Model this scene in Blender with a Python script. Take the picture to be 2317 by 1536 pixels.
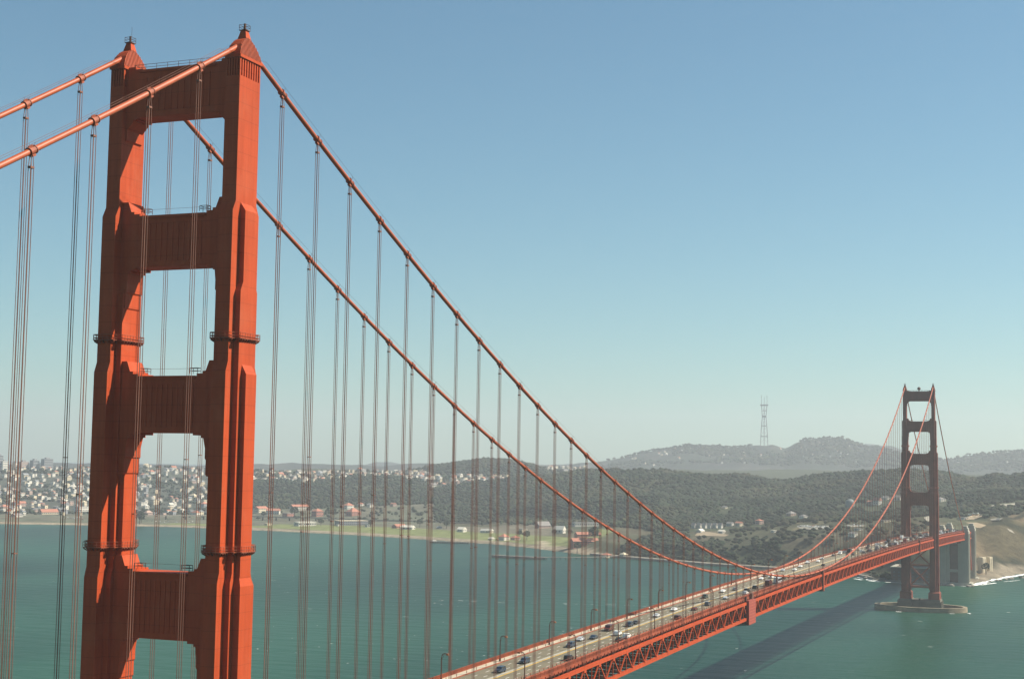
import bpy, bmesh, math, random
import numpy as np
from mathutils import Vector, Matrix

for o in list(bpy.data.objects): bpy.data.objects.remove(o)
scene = bpy.context.scene
COL = scene.collection
random.seed(7)
rng = np.random.default_rng(11)

# ------------------------------------------------------------------ camera
CX, CY, CZ, YAW, PIT, ROL, FPX = 171.619, -247.836, 138.153, -0.3813707, 0.0836203, 0.0158048, 3342.98
IW, IH = 2317, 1536
_f = Vector((math.sin(YAW)*math.cos(PIT), math.cos(YAW)*math.cos(PIT), math.sin(PIT)))
_r0 = Vector((math.cos(YAW), -math.sin(YAW), 0)); _u0 = _r0.cross(_f)
_r = _r0*math.cos(ROL) + _u0*math.sin(ROL); _u = -_r0*math.sin(ROL) + _u0*math.cos(ROL)
cd = bpy.data.cameras.new('camera'); cam = bpy.data.objects.new('camera', cd); COL.objects.link(cam)
cam.matrix_world = Matrix(((_r.x, _u.x, -_f.x, CX), (_r.y, _u.y, -_f.y, CY), (_r.z, _u.z, -_f.z, CZ), (0, 0, 0, 1)))
cd.sensor_width = 36; cd.lens = 36*FPX/IW; cd.clip_start = 1; cd.clip_end = 60000
scene.camera = cam

# ------------------------------------------------------------------ world, sun, exposure
SUN = Vector((0.95, 0.50, 1.0)).normalized()
elev = math.asin(SUN.z); azim = math.atan2(SUN.x, SUN.y)
w = bpy.data.worlds.new('World'); scene.world = w; w.use_nodes = True
nt = w.node_tree; nt.nodes.clear()
sky = nt.nodes.new('ShaderNodeTexSky'); sky.sky_type = 'NISHITA'; sky.sun_disc = False
sky.sun_elevation = elev; sky.sun_rotation = azim
sky.altitude = 100; sky.air_density = 1.0; sky.dust_density = 0.35; sky.ozone_density = 2.0
bg = nt.nodes.new('ShaderNodeBackground'); bg.inputs[1].default_value = 0.055
wo = nt.nodes.new('ShaderNodeOutputWorld')
tint = nt.nodes.new('ShaderNodeMix'); tint.data_type = 'RGBA'; tint.blend_type = 'MULTIPLY'; tint.inputs[0].default_value = 1
tint.inputs[7].default_value = (0.69, 1.0, 0.985, 1)
nt.links.new(sky.outputs[0], tint.inputs[6]); nt.links.new(tint.outputs[2], bg.inputs[0]); nt.links.new(bg.outputs[0], wo.inputs[0])
sl = bpy.data.lights.new('sun', 'SUN'); sl.energy = 5.0; sl.angle = math.radians(0.5); sl.color = (1.0, 0.90, 0.75)
so = bpy.data.objects.new('sun', sl); COL.objects.link(so)
so.rotation_euler = SUN.to_track_quat('Z', 'Y').to_euler()
vs = scene.view_settings
vs.view_transform = 'Standard'; vs.look = 'None'; vs.exposure = 1.0; vs.gamma = 1.0
scene.render.engine = 'CYCLES'
scene.cycles.volume_bounces = 0
scene.cycles.max_bounces = 5
HAZE = 0.84e-4

# ------------------------------------------------------------------ helpers
def mat(name, col, rough=0.6, var=0.0, scale=1.0, metal=0.0, bump=0.0, spec=0.4, stain=None, tri=None):
    m = bpy.data.materials.new(name); m.use_nodes = True
    n = m.node_tree; b = n.nodes['Principled BSDF']
    b.inputs['Base Color'].default_value = (*col, 1); b.inputs['Roughness'].default_value = rough
    b.inputs['Metallic'].default_value = metal; b.inputs['Specular IOR Level'].default_value = spec
    if var or stain:
        tc = n.nodes.new('ShaderNodeTexCoord'); nz = n.nodes.new('ShaderNodeTexNoise')
        mp = n.nodes.new('ShaderNodeMapping'); mp.inputs['Scale'].default_value = tri or (1, 1, 1)
        n.links.new(tc.outputs['Object'], mp.inputs[0]); n.links.new(mp.outputs[0], nz.inputs['Vector'])
        nz.inputs['Scale'].default_value = scale; nz.inputs['Detail'].default_value = 6
        nz.inputs['Roughness'].default_value = 0.62
        cr = n.nodes.new('ShaderNodeValToRGB')
        cr.color_ramp.elements[0].position = 0.28; cr.color_ramp.elements[1].position = 0.72
        lo = stain or tuple(c*(1-var) for c in col)
        cr.color_ramp.elements[0].color = (*lo, 1)
        cr.color_ramp.elements[1].color = (*[min(1, c*(1+var)) for c in col], 1)
        n.links.new(nz.outputs[0], cr.inputs[0]); n.links.new(cr.outputs[0], b.inputs['Base Color'])
        if bump:
            bp = n.nodes.new('ShaderNodeBump'); bp.inputs['Strength'].default_value = bump
            n.links.new(nz.outputs[0], bp.inputs['Height']); n.links.new(bp.outputs[0], b.inputs['Normal'])
    return m

ORANGE = (0.38, 0.058, 0.017)
M = dict(
    orange=mat('orange_paint', ORANGE, 0.6, 0.13, 0.18, bump=0.05, tri=(1, 1, 0.25), spec=.12),
    cable=mat('cable_paint', (0.34, 0.07, 0.022), 0.5, 0.18, 0.35),
    band=mat('band_paint', (0.26, 0.06, 0.024), 0.6, 0.3, 0.8),
    rope=mat('rope_paint', (0.165, 0.066, 0.042), 0.7, 0.25, 0.3),
    dark=mat('dark_steel', (0.09, 0.035, 0.02), 0.7, 0.3, 0.4),
    rail=mat('rail_paint', (0.24, 0.05, 0.018), 0.6, 0.25, 0.15),
    asphalt=mat('asphalt', (0.135, 0.118, 0.078), 0.9, 0.16, 0.12, tri=(1, 0.15, 1)),
    walk=mat('concrete_walk', (0.40, 0.35, 0.265), 0.9, 0.08, 0.3),
    white=mat('white_paint', (0.75, 0.73, 0.68), 0.6), yellow=mat('yellow_paint', (0.62, 0.36, 0.03), 0.6),
    strip=mat('grey_strip', (0.31, 0.295, 0.24), 0.8, 0.1, 0.4),
    conc=mat('concrete', (0.10, 0.095, 0.07), 0.9, 0.25, 0.12, bump=0.2),
    concl=mat('pale_concrete', (0.30, 0.29, 0.235), 0.9, 0.12, 0.12),
    rock=mat('rock', (0.20, 0.18, 0.15), 0.95, 0.4, 0.15, bump=0.5),
    brick=mat('brick', (0.085, 0.055, 0.042), 0.9, 0.25, 0.2),
    glass=mat('glass', (0.02, 0.025, 0.03), 0.08, spec=0.8),
    tyre=mat('tyre', (0.015, 0.015, 0.015), 0.9), chrome=mat('headlamp_glass', (0.6, 0.6, 0.6), 0.2),
    shaded=mat('shaded_underdeck_paint', (0.115, 0.034, 0.017), 0.8, 0.3, 0.3),  # bridge orange darkened: the shade under the deck is in the colour
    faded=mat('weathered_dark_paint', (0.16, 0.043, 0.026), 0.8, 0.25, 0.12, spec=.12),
    lamp=mat('lamp_paint', (0.11, 0.036, 0.02), 0.6), lamphead=mat('lamp_head_paint', (0.36, 0.12, 0.04), 0.5),
    bark=mat('bark', (0.08, 0.06, 0.045), 0.9, 0.3, 1.0),
    leaf=mat('foliage', (0.052, 0.062, 0.033), 0.9, 0.5, 0.02),
    leaf2=mat('tree_foliage', (0.04, 0.055, 0.028), 0.9, 0.5, 0.3),
    foam=mat('sea_foam', (0.8, 0.82, 0.8), 0.8, 0.1, 0.3),
    rr=mat('red_roof', (0.36, 0.15, 0.10), 0.9, 0.2, 0.3), gr=mat('grey_roof', (0.20, 0.19, 0.18), 0.9, 0.2, 0.3),
    hw=mat('white_stucco', (0.60, 0.57, 0.49), 0.9, 0.06, 0.1), hc=mat('cream_stucco', (0.56, 0.48, 0.34), 0.9, 0.08, 0.1),
    hp=mat('pink_stucco', (0.38, 0.27, 0.22), 0.9, 0.1, 0.1), hg=mat('grey_stucco', (0.22, 0.23, 0.24), 0.9, 0.1, 0.1),
    hb=mat('brick_red', (0.34, 0.15, 0.11), 0.9, 0.15, 0.1), pane=mat('window_pane', (0.06, 0.07, 0.08), 0.3),
    tan=mat('bare_earth', (0.25, 0.195, 0.125), 0.95, 0.2, 0.05),
    path=mat('pale_path', (0.30, 0.275, 0.22), 0.95, 0.15, 0.05),
    steel=mat('grey_steel', (0.22, 0.20, 0.20), 0.6), dome=mat('dome_paint', (0.16, 0.18, 0.18), 0.7),
    mred=mat('maintenance_panel', (0.25, 0.048, 0.032), 0.7, 0.1, 0.3), tarp=mat('grey_tarp', (0.25, 0.27, 0.24), 0.7),
)

def weathered(m, col):
    n = m.node_tree; L = n.links.new; b = n.nodes['Principled BSDF']; tc = n.nodes.new('ShaderNodeTexCoord')
    def nz(scale, tri, lo, hi, a, c):
        mp = n.nodes.new('ShaderNodeMapping'); mp.inputs['Scale'].default_value = tri; z = n.nodes.new('ShaderNodeTexNoise')
        z.inputs['Scale'].default_value = scale; z.inputs['Detail'].default_value = 7; z.inputs['Roughness'].default_value = .65
        L(tc.outputs['Object'], mp.inputs[0]); L(mp.outputs[0], z.inputs['Vector'])
        r = n.nodes.new('ShaderNodeMapRange'); r.inputs[1].default_value = lo; r.inputs[2].default_value = hi; r.inputs[3].default_value = a; r.inputs[4].default_value = c
        L(z.outputs[0], r.inputs[0]); return r.outputs[0]
    def mul(a, c):
        q = n.nodes.new('ShaderNodeMath'); q.operation = 'MULTIPLY'; L(a, q.inputs[0]); L(c, q.inputs[1]); return q.outputs[0]
    patches = nz(.09, (1, 1, .5), .3, .7, .88, 1.1); streak = nz(1.1, (1, 1, .05), .35, .62, .88, 1.05); fine = nz(2.5, (1, 1, 1), .3, .7, .95, 1.04)
    # plate seams: thin darker lines across the shafts
    sx = n.nodes.new('ShaderNodeSeparateXYZ'); L(tc.outputs['Object'], sx.inputs[0])
    md = n.nodes.new('ShaderNodeMath'); md.operation = 'FRACT'; sc = n.nodes.new('ShaderNodeMath'); sc.operation = 'MULTIPLY'; sc.inputs[1].default_value = 1/3.3
    L(sx.outputs[2], sc.inputs[0]); L(sc.outputs[0], md.inputs[0]); lt = n.nodes.new('ShaderNodeMath'); lt.operation = 'LESS_THAN'; lt.inputs[1].default_value = .045; L(md.outputs[0], lt.inputs[0])
    sr = n.nodes.new('ShaderNodeMapRange'); sr.inputs[3].default_value = 1; sr.inputs[4].default_value = .8; L(lt.outputs[0], sr.inputs[0])
    tot = mul(mul(mul(patches, streak), fine), sr.outputs[0])
    v = n.nodes.new('ShaderNodeVectorMath'); v.operation = 'SCALE'; v.inputs[0].default_value = col; L(tot, v.inputs[3])
    # pale chalky bloom where the paint has faded
    bl = nz(.14, (1, 1, .8), .52, .75, 0, .35); mx = n.nodes.new('ShaderNodeMix'); mx.data_type = 'RGBA'; L(bl, mx.inputs[0]); L(v.outputs[0], mx.inputs[6]); mx.inputs[7].default_value = (.42, .115, .055, 1)
    L(mx.outputs[2], b.inputs['Base Color'])
weathered(M['orange'], ORANGE)

def tag(o, label=None, cat=None, group=None, kind=None):
    if label: o['label'] = label
    if cat: o['category'] = cat
    if group: o['group'] = group
    if kind: o['kind'] = kind
    return o

def link(name, me, parent=None, m=None):
    o = bpy.data.objects.new(name, me)
    COL.objects.link(o)
    if parent: o.parent = parent
    return o

class MB:
    def __init__(s): s.v = []; s.f = []; s.m = []; s.mi = 0
    def add(s, vs, fs):
        k = len(s.v); s.v += [tuple(p) for p in vs]; s.f += [tuple(i+k for i in f) for f in fs]; s.m += [s.mi]*len(fs); return s
    def box(s, x0, x1, y0, y1, z0, z1):
        return s.add([(x0,y0,z0),(x1,y0,z0),(x1,y1,z0),(x0,y1,z0),(x0,y0,z1),(x1,y0,z1),(x1,y1,z1),(x0,y1,z1)],
              [(0,3,2,1),(4,5,6,7),(0,1,5,4),(1,2,6,5),(2,3,7,6),(3,0,4,7)])
    def frus(s, cx, cy, z0, ax, ay, z1, bx, by):
        return s.add([(cx-ax,cy-ay,z0),(cx+ax,cy-ay,z0),(cx+ax,cy+ay,z0),(cx-ax,cy+ay,z0),
                      (cx-bx,cy-by,z1),(cx+bx,cy-by,z1),(cx+bx,cy+by,z1),(cx-bx,cy+by,z1)],
              [(0,3,2,1),(4,5,6,7),(0,1,5,4),(1,2,6,5),(2,3,7,6),(3,0,4,7)])
    def bar(s, p, q, w, h=None):
        h = h or w; p = Vector(p); q = Vector(q); d = (q-p).normalized()
        a = Vector((0,0,1)) if abs(d.z) < .9 else Vector((1,0,0))
        sx = d.cross(a).normalized(); sz = sx.cross(d)
        vs = [c + sx*i*w/2 + sz*j*h/2 for c in (p, q) for i, j in ((-1,-1),(1,-1),(1,1),(-1,1))]
        return s.add(vs, [(0,1,2,3),(7,6,5,4),(0,4,5,1),(1,5,6,2),(2,6,7,3),(3,7,4,0)])
    def rod(s, p, q, r, n=6, r2=None):
        r2 = r if r2 is None else r2
        p = Vector(p); q = Vector(q); d = (q-p).normalized()
        a = Vector((0,0,1)) if abs(d.z) < .9 else Vector((1,0,0))
        sx = d.cross(a).normalized(); sz = sx.cross(d); vs = []
        for c, rr in ((p, r), (q, r2)):
            for i in range(n):
                t = 2*math.pi*i/n; vs.append(c + sx*math.cos(t)*rr + sz*math.sin(t)*rr)
        fs = [(i, (i+1) % n, n+(i+1) % n, n+i) for i in range(n)] + [tuple(range(n))[::-1], tuple(range(n, 2*n))]
        return s.add(vs, fs)
    def tube(s, pts, r, n=10):
        pts = [Vector(p) for p in pts]; vs = []; N = len(pts)
        for i, p in enumerate(pts):
            d = (pts[min(i+1, N-1)]-pts[max(i-1, 0)]).normalized()
            a = Vector((0,0,1)) if abs(d.z) < .95 else Vector((1,0,0))
            sx = d.cross(a).normalized(); sz = sx.cross(d)
            for k in range(n):
                t = 2*math.pi*k/n; vs.append(p + sx*math.cos(t)*r + sz*math.sin(t)*r)
        fs = [(i*n+k, i*n+(k+1) % n, (i+1)*n+(k+1) % n, (i+1)*n+k) for i in range(N-1) for k in range(n)]
        fs += [tuple(range(n))[::-1], tuple(range((N-1)*n, N*n))]
        return s.add(vs, fs)
    def prism(s, poly, axis, a0, a1):
        n = len(poly)
        def pt(p, a): return (a, p[0], p[1]) if axis == 'x' else ((p[0], a, p[1]) if axis == 'y' else (p[0], p[1], a))
        vs = [pt(p, a0) for p in poly] + [pt(p, a1) for p in poly]
        fs = [(i, (i+1) % n, n+(i+1) % n, n+i) for i in range(n)] + [tuple(range(n))[::-1], tuple(range(n, 2*n))]
        return s.add(vs, fs)
    def build(s, name, mats, parent=None, smooth=False, fix=True):
        me = bpy.data.meshes.new(name); me.from_pydata(s.v, [], s.f)
        for m in (mats if isinstance(mats, (list, tuple)) else [mats]): me.materials.append(m)
        if any(s.m): me.polygons.foreach_set('material_index', s.m)
        if fix and len(s.f) < 60000:
            b = bmesh.new(); b.from_mesh(me); bmesh.ops.recalc_face_normals(b, faces=b.faces); b.to_mesh(me); b.free()
        if smooth:
            me.polygons.foreach_set('use_smooth', [True]*len(me.polygons))
        me.update()
        return link(name, me, parent)

def empty(name, loc=(0,0,0), rz=0):
    o = bpy.data.objects.new(name, None); COL.objects.link(o); o.location = loc; o.rotation_euler = (0,0,rz); return o

def copy_tree(o, parent=None):
    c = o.copy(); COL.objects.link(c); c.parent = parent
    for ch in list(o.children): copy_tree(ch, c)
    return c

# ------------------------------------------------------------------ terrain function
def vnoise(x, y, s, seed=0):
    x = np.asarray(x, float)/s; y = np.asarray(y, float)/s
    xi = np.floor(x).astype(np.int64); yi = np.floor(y).astype(np.int64); fx = x-xi; fy = y-yi
    fx = fx*fx*(3-2*fx); fy = fy*fy*(3-2*fy)
    def h(a, b):
        n = (a*374761393 + b*668265263 + seed*2147483) & 0x7fffffff
        n = ((n ^ (n >> 13))*1274126177) & 0x7fffffff
        return ((n ^ (n >> 16)) & 0xffff)/65535.0
    return (h(xi,yi)*(1-fx)+h(xi+1,yi)*fx)*(1-fy) + (h(xi,yi+1)*(1-fx)+h(xi+1,yi+1)*fx)*fy

COAST = [(900,2700),(420,2330),(200,2070),(110,1950),(68,1897),(45,1800),(30,1720),(22,1668),(22,1632),(-22,1632),(-80,1634),(-100,1660),
         (-150,1745),(-230,1765),(-350,1800),(-504,1880),(-580,1930),(-640,1985),(-700,2035),(-790,2101),(-930,2160),
         (-1137,2233),(-1350,2270),(-1565,2286),(-1750,2230),(-1905,2163),(-2300,2060),(-3500,1850),(-6000,1600)]
CP = np.array(COAST, float)
POLY = np.vstack([CP, [(-12000,1600),(-12000,16000),(6000,16000),(6000,2700)]])
def coast_dist(x, y):
    x = np.asarray(x, float); y = np.asarray(y, float); best = np.full(x.shape, 1e9)
    for a, b in zip(CP[:-1], CP[1:]):
        d = b-a; L = d@d; t = np.clip(((x-a[0])*d[0]+(y-a[1])*d[1])/L, 0, 1)
        best = np.minimum(best, np.hypot(x-a[0]-t*d[0], y-a[1]-t*d[1]))
    ins = np.zeros(x.shape, bool)
    n = len(POLY)
    for i in range(n):
        x0, y0 = POLY[i]; x1, y1 = POLY[(i+1) % n]
        if y0 == y1: continue
        c = ((y0 > y) != (y1 > y)) & (x < (x1-x0)*(y-y0)/(y1-y0)+x0); ins ^= c
    return np.where(ins, best, -best)

def cols(*a):
    return np.array(a, float)
RA = cols((-400,3700,1166),(450,3700,1166),(600,3400,1172),(960,3300,1170),(1100,3100,1185),(1250,2600,1205),(1350,2450,1210),(1450,2330,1226),
          (1560,2250,1232),(1640,2230,1230),(1750,2200,1220),(1900,2200,1195),(2040,2100,1200),(2160,2050,1195),(2240,2150,1196),(2317,2250,1186),(2900,2250,1186))
RB = cols((-400,4300,1115),(450,4300,1115),(600,4100,1112),(960,4000,1110),(1100,3700,1130),(1250,3300,1140),(1350,3000,1150),(1450,2850,1155),
          (1640,2900,1155),(1900,2800,1150),(2040,2700,1148),(2160,2700,1144),(2317,2650,1146),(2900,2650,1146))
RC = cols((-400,4950,1068),(0,4950,1066),(100,4950,1060),(200,4950,1057),(450,4950,1059),(600,4800,1065),(700,4700,1070),(780,4700,1066),(960,4700,1066),
          (1000,4400,1080),(1100,4200,1083),(1200,4000,1082),(1280,3900,1074),(1340,3850,1066),(1400,3800,1062),(1500,3700,1063),(1560,3650,1069),(1640,3600,1076),
          (1700,3600,1080),(1780,3550,1086),(1850,3500,1079),(1950,3500,1071),(2030,3500,1068),(2130,3500,1069),(2160,3500,1073),(2210,3450,1080),(2250,3450,1070),
          (2290,3450,1078),(2317,3450,1072),(2900,3450,1068))
RE = cols((-400,5600,1070),(900,5600,1062),(940,5100,1058),(965,5000,1056),(1000,5000,1052),(1050,5000,1047),(1100,5000,1041),(1150,5000,1040),(1190,5000,1050),(1230,5200,1058),
          (1270,5600,1057),(1400,5600,1062),(2900,5600,1075))
RG = cols((-400,8300,1052),(760,8300,1052),(960,8300,1050),(1200,8300,1052),(1280,8300,1050),(1350,8300,1047),(1400,8300,1040),(1440,8300,1028),(1500,8300,1015),(1540,8300,1007),
          (1580,8300,1005),(1640,8300,1010),(1660,8300,1013),(1700,8300,1005),(1750,8300,1002),(1780,8300,1009),(1800,8300,999),(1830,8300,989),(1860,8300,994),
          (1900,8300,990),(1930,8300,996),(1960,8300,1006),(1990,8300,1010),(2040,8300,1026),(2070,8300,1034),(2100,8300,1037),(2160,8300,1040),(2200,8300,1034),(2250,8300,1025),(2317,8300,1023),(2900,8300,1022))
RI = cols((-400,12000,1050),(770,12000,1058),(820,12000,1056),(860,12000,1047),(900,12000,1048),(945,12000,1057),(1900,12000,1040),(1960,12000,1003),(2020,12000,1010),(2100,12000,1040),(2900,12000,1045))
def hv(row, uu):
    r = np.interp(uu, row[:,0], row[:,1]); v = np.interp(uu, row[:,0], row[:,2])
    k = np.cos(np.arctan((uu-IW/2)/FPX)); vh = 1048+0.0156*(uu-1158.5)
    return r, CZ-(v-vh)*r*k/FPX
UG = np.arange(-400, 2901, 10.0); RGD = np.arange(1500, 13501, 50.0)
def build_table():
    H = np.zeros((len(UG), len(RGD)))
    ra, ha = hv(RA, UG); rb, hb = hv(RB, UG); rc, hc = hv(RC, UG); re, he = hv(RE, UG); rg, hg = hv(RG, UG); ri, hi = hv(RI, UG)
    hd = np.where((UG > 955) & (UG < 1230), hc-8, 62.0)
    for i in range(len(UG)):
        rs = [1500, ra[i]-800, ra[i], rb[i], rc[i], rc[i]+260, re[i], re[i]+500, 7200, rg[i], rg[i]+700, ri[i], 13500]
        hs = [2, min(ha[i], 6)*.7, ha[i], hb[i], hc[i], hd[i] if re[i]-rc[i] > 300 else hc[i]-5, he[i], 60, 105 if UG[i] > 1300 else 40, hg[i], 60, hi[i], 20]
        H[i] = np.interp(RGD, rs, hs)
    return H
HT = build_table()
def uv_of(x, y):
    dx = np.asarray(x, float)-CX; dy = np.asarray(y, float)-CY
    r = np.hypot(dx, dy); a = np.arctan2(dx, dy)-YAW
    return IW/2+FPX*np.tan(np.clip(a, -1.2, 1.2)), r
def ground(x, y):
    x = np.asarray(x, float); y = np.asarray(y, float)
    uu, r = uv_of(x, y)
    fu = np.clip((uu-UG[0])/10, 0, len(UG)-1.001); fr = np.clip((r-RGD[0])/50, 0, len(RGD)-1.001)
    iu = fu.astype(int); ir = fr.astype(int); fu = fu-iu; fr = fr-ir
    h = (HT[iu,ir]*(1-fu)+HT[iu+1,ir]*fu)*(1-fr)+(HT[iu,ir+1]*(1-fu)+HT[iu+1,ir+1]*fu)*fr
    hill = np.clip((h-12)/25, 0, 1)
    n = (vnoise(x,y,90,1)-.5)*9 + (vnoise(x,y,260,2)-.5)*14 + (vnoise(x,y,34,3)-.5)*3.5
    far = np.clip((r-6500)/1500, 0, 1)
    bl = np.clip((x+70)/50, 0, 1)*np.clip((2600-r)/120, 0, 1)
    n = n*(1-bl) + bl*((np.abs(vnoise(x+y*.5, y*.4, 38, 41)-.5)-.2)*17 + (vnoise(x, y, 16, 42)-.5)*5)
    h = h + hill*n*(1+far*.9)
    d = coast_dist(x, y)
    flat = np.clip((-x-520)/160, 0, 1)
    slope = 0.62*(1-flat) + 0.035*flat; back = np.clip(d-500, 0, None)*.5
    fp = np.clip(1-np.hypot((x+45)/75, (y-1680)/62)**4, 0, 1)       # level yard around the fort
    cap = 1.6 + np.where(x < 20, np.maximum(d-30*(1-flat), 0), np.maximum(d-14, 0))*slope + np.clip(d,0,12)*.12 + back
    cap = np.where(fp > 0, np.minimum(cap, 3+ (1-fp)*30), cap)
    h = np.minimum(np.maximum(h, 3.0+np.clip(d,0,200)*0.008), cap)
    return np.where(d > 0, h, -3.0+np.clip(d*0.2, -3, 0))
def at(u, v, r0=1750, r1=12500):
    """point of the terrain seen from the viewpoint in a given direction"""
    d = _f*FPX + _r*(u-IW/2) - _u*(v-IH/2); d.normalize()
    k = math.hypot(d.x, d.y); t = np.arange(r0, r1, 6.0)/k
    x = CX+d.x*t; y = CY+d.y*t; z = CZ+d.z*t
    g = ground(x, y); hit = np.nonzero(z < np.maximum(g, 0))[0]
    i = hit[0] if len(hit) else len(t)-1
    return Vector((x[i], y[i], max(float(g[i]), 0)))
def pix(p):
    d = Vector(p)-Vector((CX,CY,CZ)); z = d.dot(_f); return IW/2+FPX*d.dot(_r)/z, IH/2-FPX*d.dot(_u)/z
def ppm(p):   # photo pixels per metre at a point
    return FPX/((Vector(p)-Vector((CX,CY,CZ))).dot(_f))

# ------------------------------------------------------------------ water
def water():
    m = bpy.data.materials.new('bay_water'); m.use_nodes = True; n = m.node_tree; b = n.nodes['Principled BSDF']
    L = n.links.new
    tc = n.nodes.new('ShaderNodeNewGeometry')
    def noise(sc, det, tri=(1,1,1)):
        mp = n.nodes.new('ShaderNodeMapping'); mp.inputs['Scale'].default_value = tri
        z = n.nodes.new('ShaderNodeTexNoise'); z.inputs['Scale'].default_value = sc; z.inputs['Detail'].default_value = det
        L(tc.outputs['Position'], mp.inputs[0]); L(mp.outputs[0], z.inputs['Vector']); return z
    big = noise(0.0022, 4, (1, .45, 1)); cr = n.nodes.new('ShaderNodeValToRGB')
    cr.color_ramp.elements[0].position = .4; cr.color_ramp.elements[0].color = (0.0045, 0.032, 0.0215, 1)
    cr.color_ramp.elements[1].position = .62; cr.color_ramp.elements[1].color = (0.015, 0.066, 0.043, 1)
    L(big.outputs[0], cr.inputs[0])
    # muddy green streaks
    mud = noise(0.0042, 5, (1, .22, 1)); mr = n.nodes.new('ShaderNodeMapRange'); mr.inputs[1].default_value = .56; mr.inputs[2].default_value = .72; mr.inputs[4].default_value = .75
    L(mud.outputs[0], mr.inputs[0])
    # the muddy water stays round the far pier and the bluff
    sx = n.nodes.new('ShaderNodeSeparateXYZ'); L(tc.outputs['Position'], sx.inputs[0])
    mx = n.nodes.new('ShaderNodeMapRange'); mx.inputs[1].default_value = -120; mx.inputs[2].default_value = 10; L(sx.outputs[0], mx.inputs[0])
    ml = n.nodes.new('ShaderNodeMath'); ml.operation = 'MULTIPLY'; L(mr.outputs[0], ml.inputs[0]); L(mx.outputs[0], ml.inputs[1])
    mix = n.nodes.new('ShaderNodeMix'); mix.data_type = 'RGBA'; L(ml.outputs[0], mix.inputs[0])
    L(cr.outputs[0], mix.inputs[6]); mix.inputs[7].default_value = (0.038, 0.072, 0.020, 1)
    # whitecaps
    wc = noise(0.11, 3, (.5, 1.6, 1)); wr = n.nodes.new('ShaderNodeMapRange'); wr.inputs[1].default_value = .735; wr.inputs[2].default_value = .76; L(wc.outputs[0], wr.inputs[0])
    mx2 = n.nodes.new('ShaderNodeMix'); mx2.data_type = 'RGBA'; L(wr.outputs[0], mx2.inputs[0]); L(mix.outputs[2], mx2.inputs[6]); mx2.inputs[7].default_value = (.5, .55, .5, 1)
    # ripples vary the colour a little too
    rp = noise(0.35, 6, (.5, 1.8, 1)); rm = n.nodes.new('ShaderNodeMapRange'); rm.inputs[3].default_value = .72; rm.inputs[4].default_value = 1.28; L(rp.outputs[0], rm.inputs[0])
    vm = n.nodes.new('ShaderNodeVectorMath'); vm.operation = 'SCALE'; L(mx2.outputs[2], vm.inputs[0]); L(rm.outputs[0], vm.inputs[3])
    L(vm.outputs[0], b.inputs['Base Color'])
    b.inputs['Roughness'].default_value = 0.34; b.inputs['IOR'].default_value = 1.33; b.inputs['Specular IOR Level'].default_value = 0.05
    wv = noise(0.05, 8, (.6, 1.5, 1)); bp = n.nodes.new('ShaderNodeBump'); bp.inputs['Strength'].default_value = .9; bp.inputs['Distance'].default_value = 1.6
    L(wv.outputs[0], bp.inputs['Height']); L(bp.outputs[0], b.inputs['Normal'])
    mb = MB(); mb.add([(-22000,-6000,0),(22000,-6000,0),(22000,30000,0),(-22000,30000,0)], [(0,1,2,3)])
    tag(mb.build('water', m, fix=False), kind='structure')
water()

# ------------------------------------------------------------------ land
def forest_mask(x, y):
    """0..1: how wooded the ground is"""
    u, r = uv_of(x, y); d = coast_dist(x, y)
    f = np.ones_like(u)
    f = np.where((u < 560) & (r > 3650) & (r < 5200), .33*(vnoise(x,y,120,8) > .42), f)      # built-up hillside
    f = np.where((u >= 560) & (u < 975) & (r > 4430) & (r < 5050), .28, f)
    f = np.where((u >= 975) & (u < 1230) & (r > 4150) & (r < 4480), .35, f)
    f = np.where((u < 990) & (r < 3620), .10, f)
    f = np.where((u >= 990) & (u < 1260) & (r < 2950+(1260-u)*.9), .10, f)
    f = np.where((u >= 1230) & (u < 1370) & (r < 2750), .35, f)
    f = np.where((x < -520) & (d < 210), 0, f)
    f = np.where((x < -640) & (d < 330), .0, f)
    f = np.where(d < 16, 0, f)
    f = np.where((x > -250) & (r < 2330), .25*(x < -60), f)                          # bare bluff above the fort
    f = np.where((x > -60) & (r < np.clip(2140+(u-2170)*2.6, 2100, 2520)), .0, f)
    f = np.where((r > 5700), np.where((r > 7400) & (vnoise(x, y, 300, 71) > .35), .7, 0), f)
    # heath clearing in the middle of the wood
    f = np.where((u > 1640) & (u < 1960) & (r > 2160) & (r < 2420), .12, f)
    f = np.where((u > 1560) & (u < 1660) & (r > 2290) & (r < 2480), .1, f)
    return f
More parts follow.
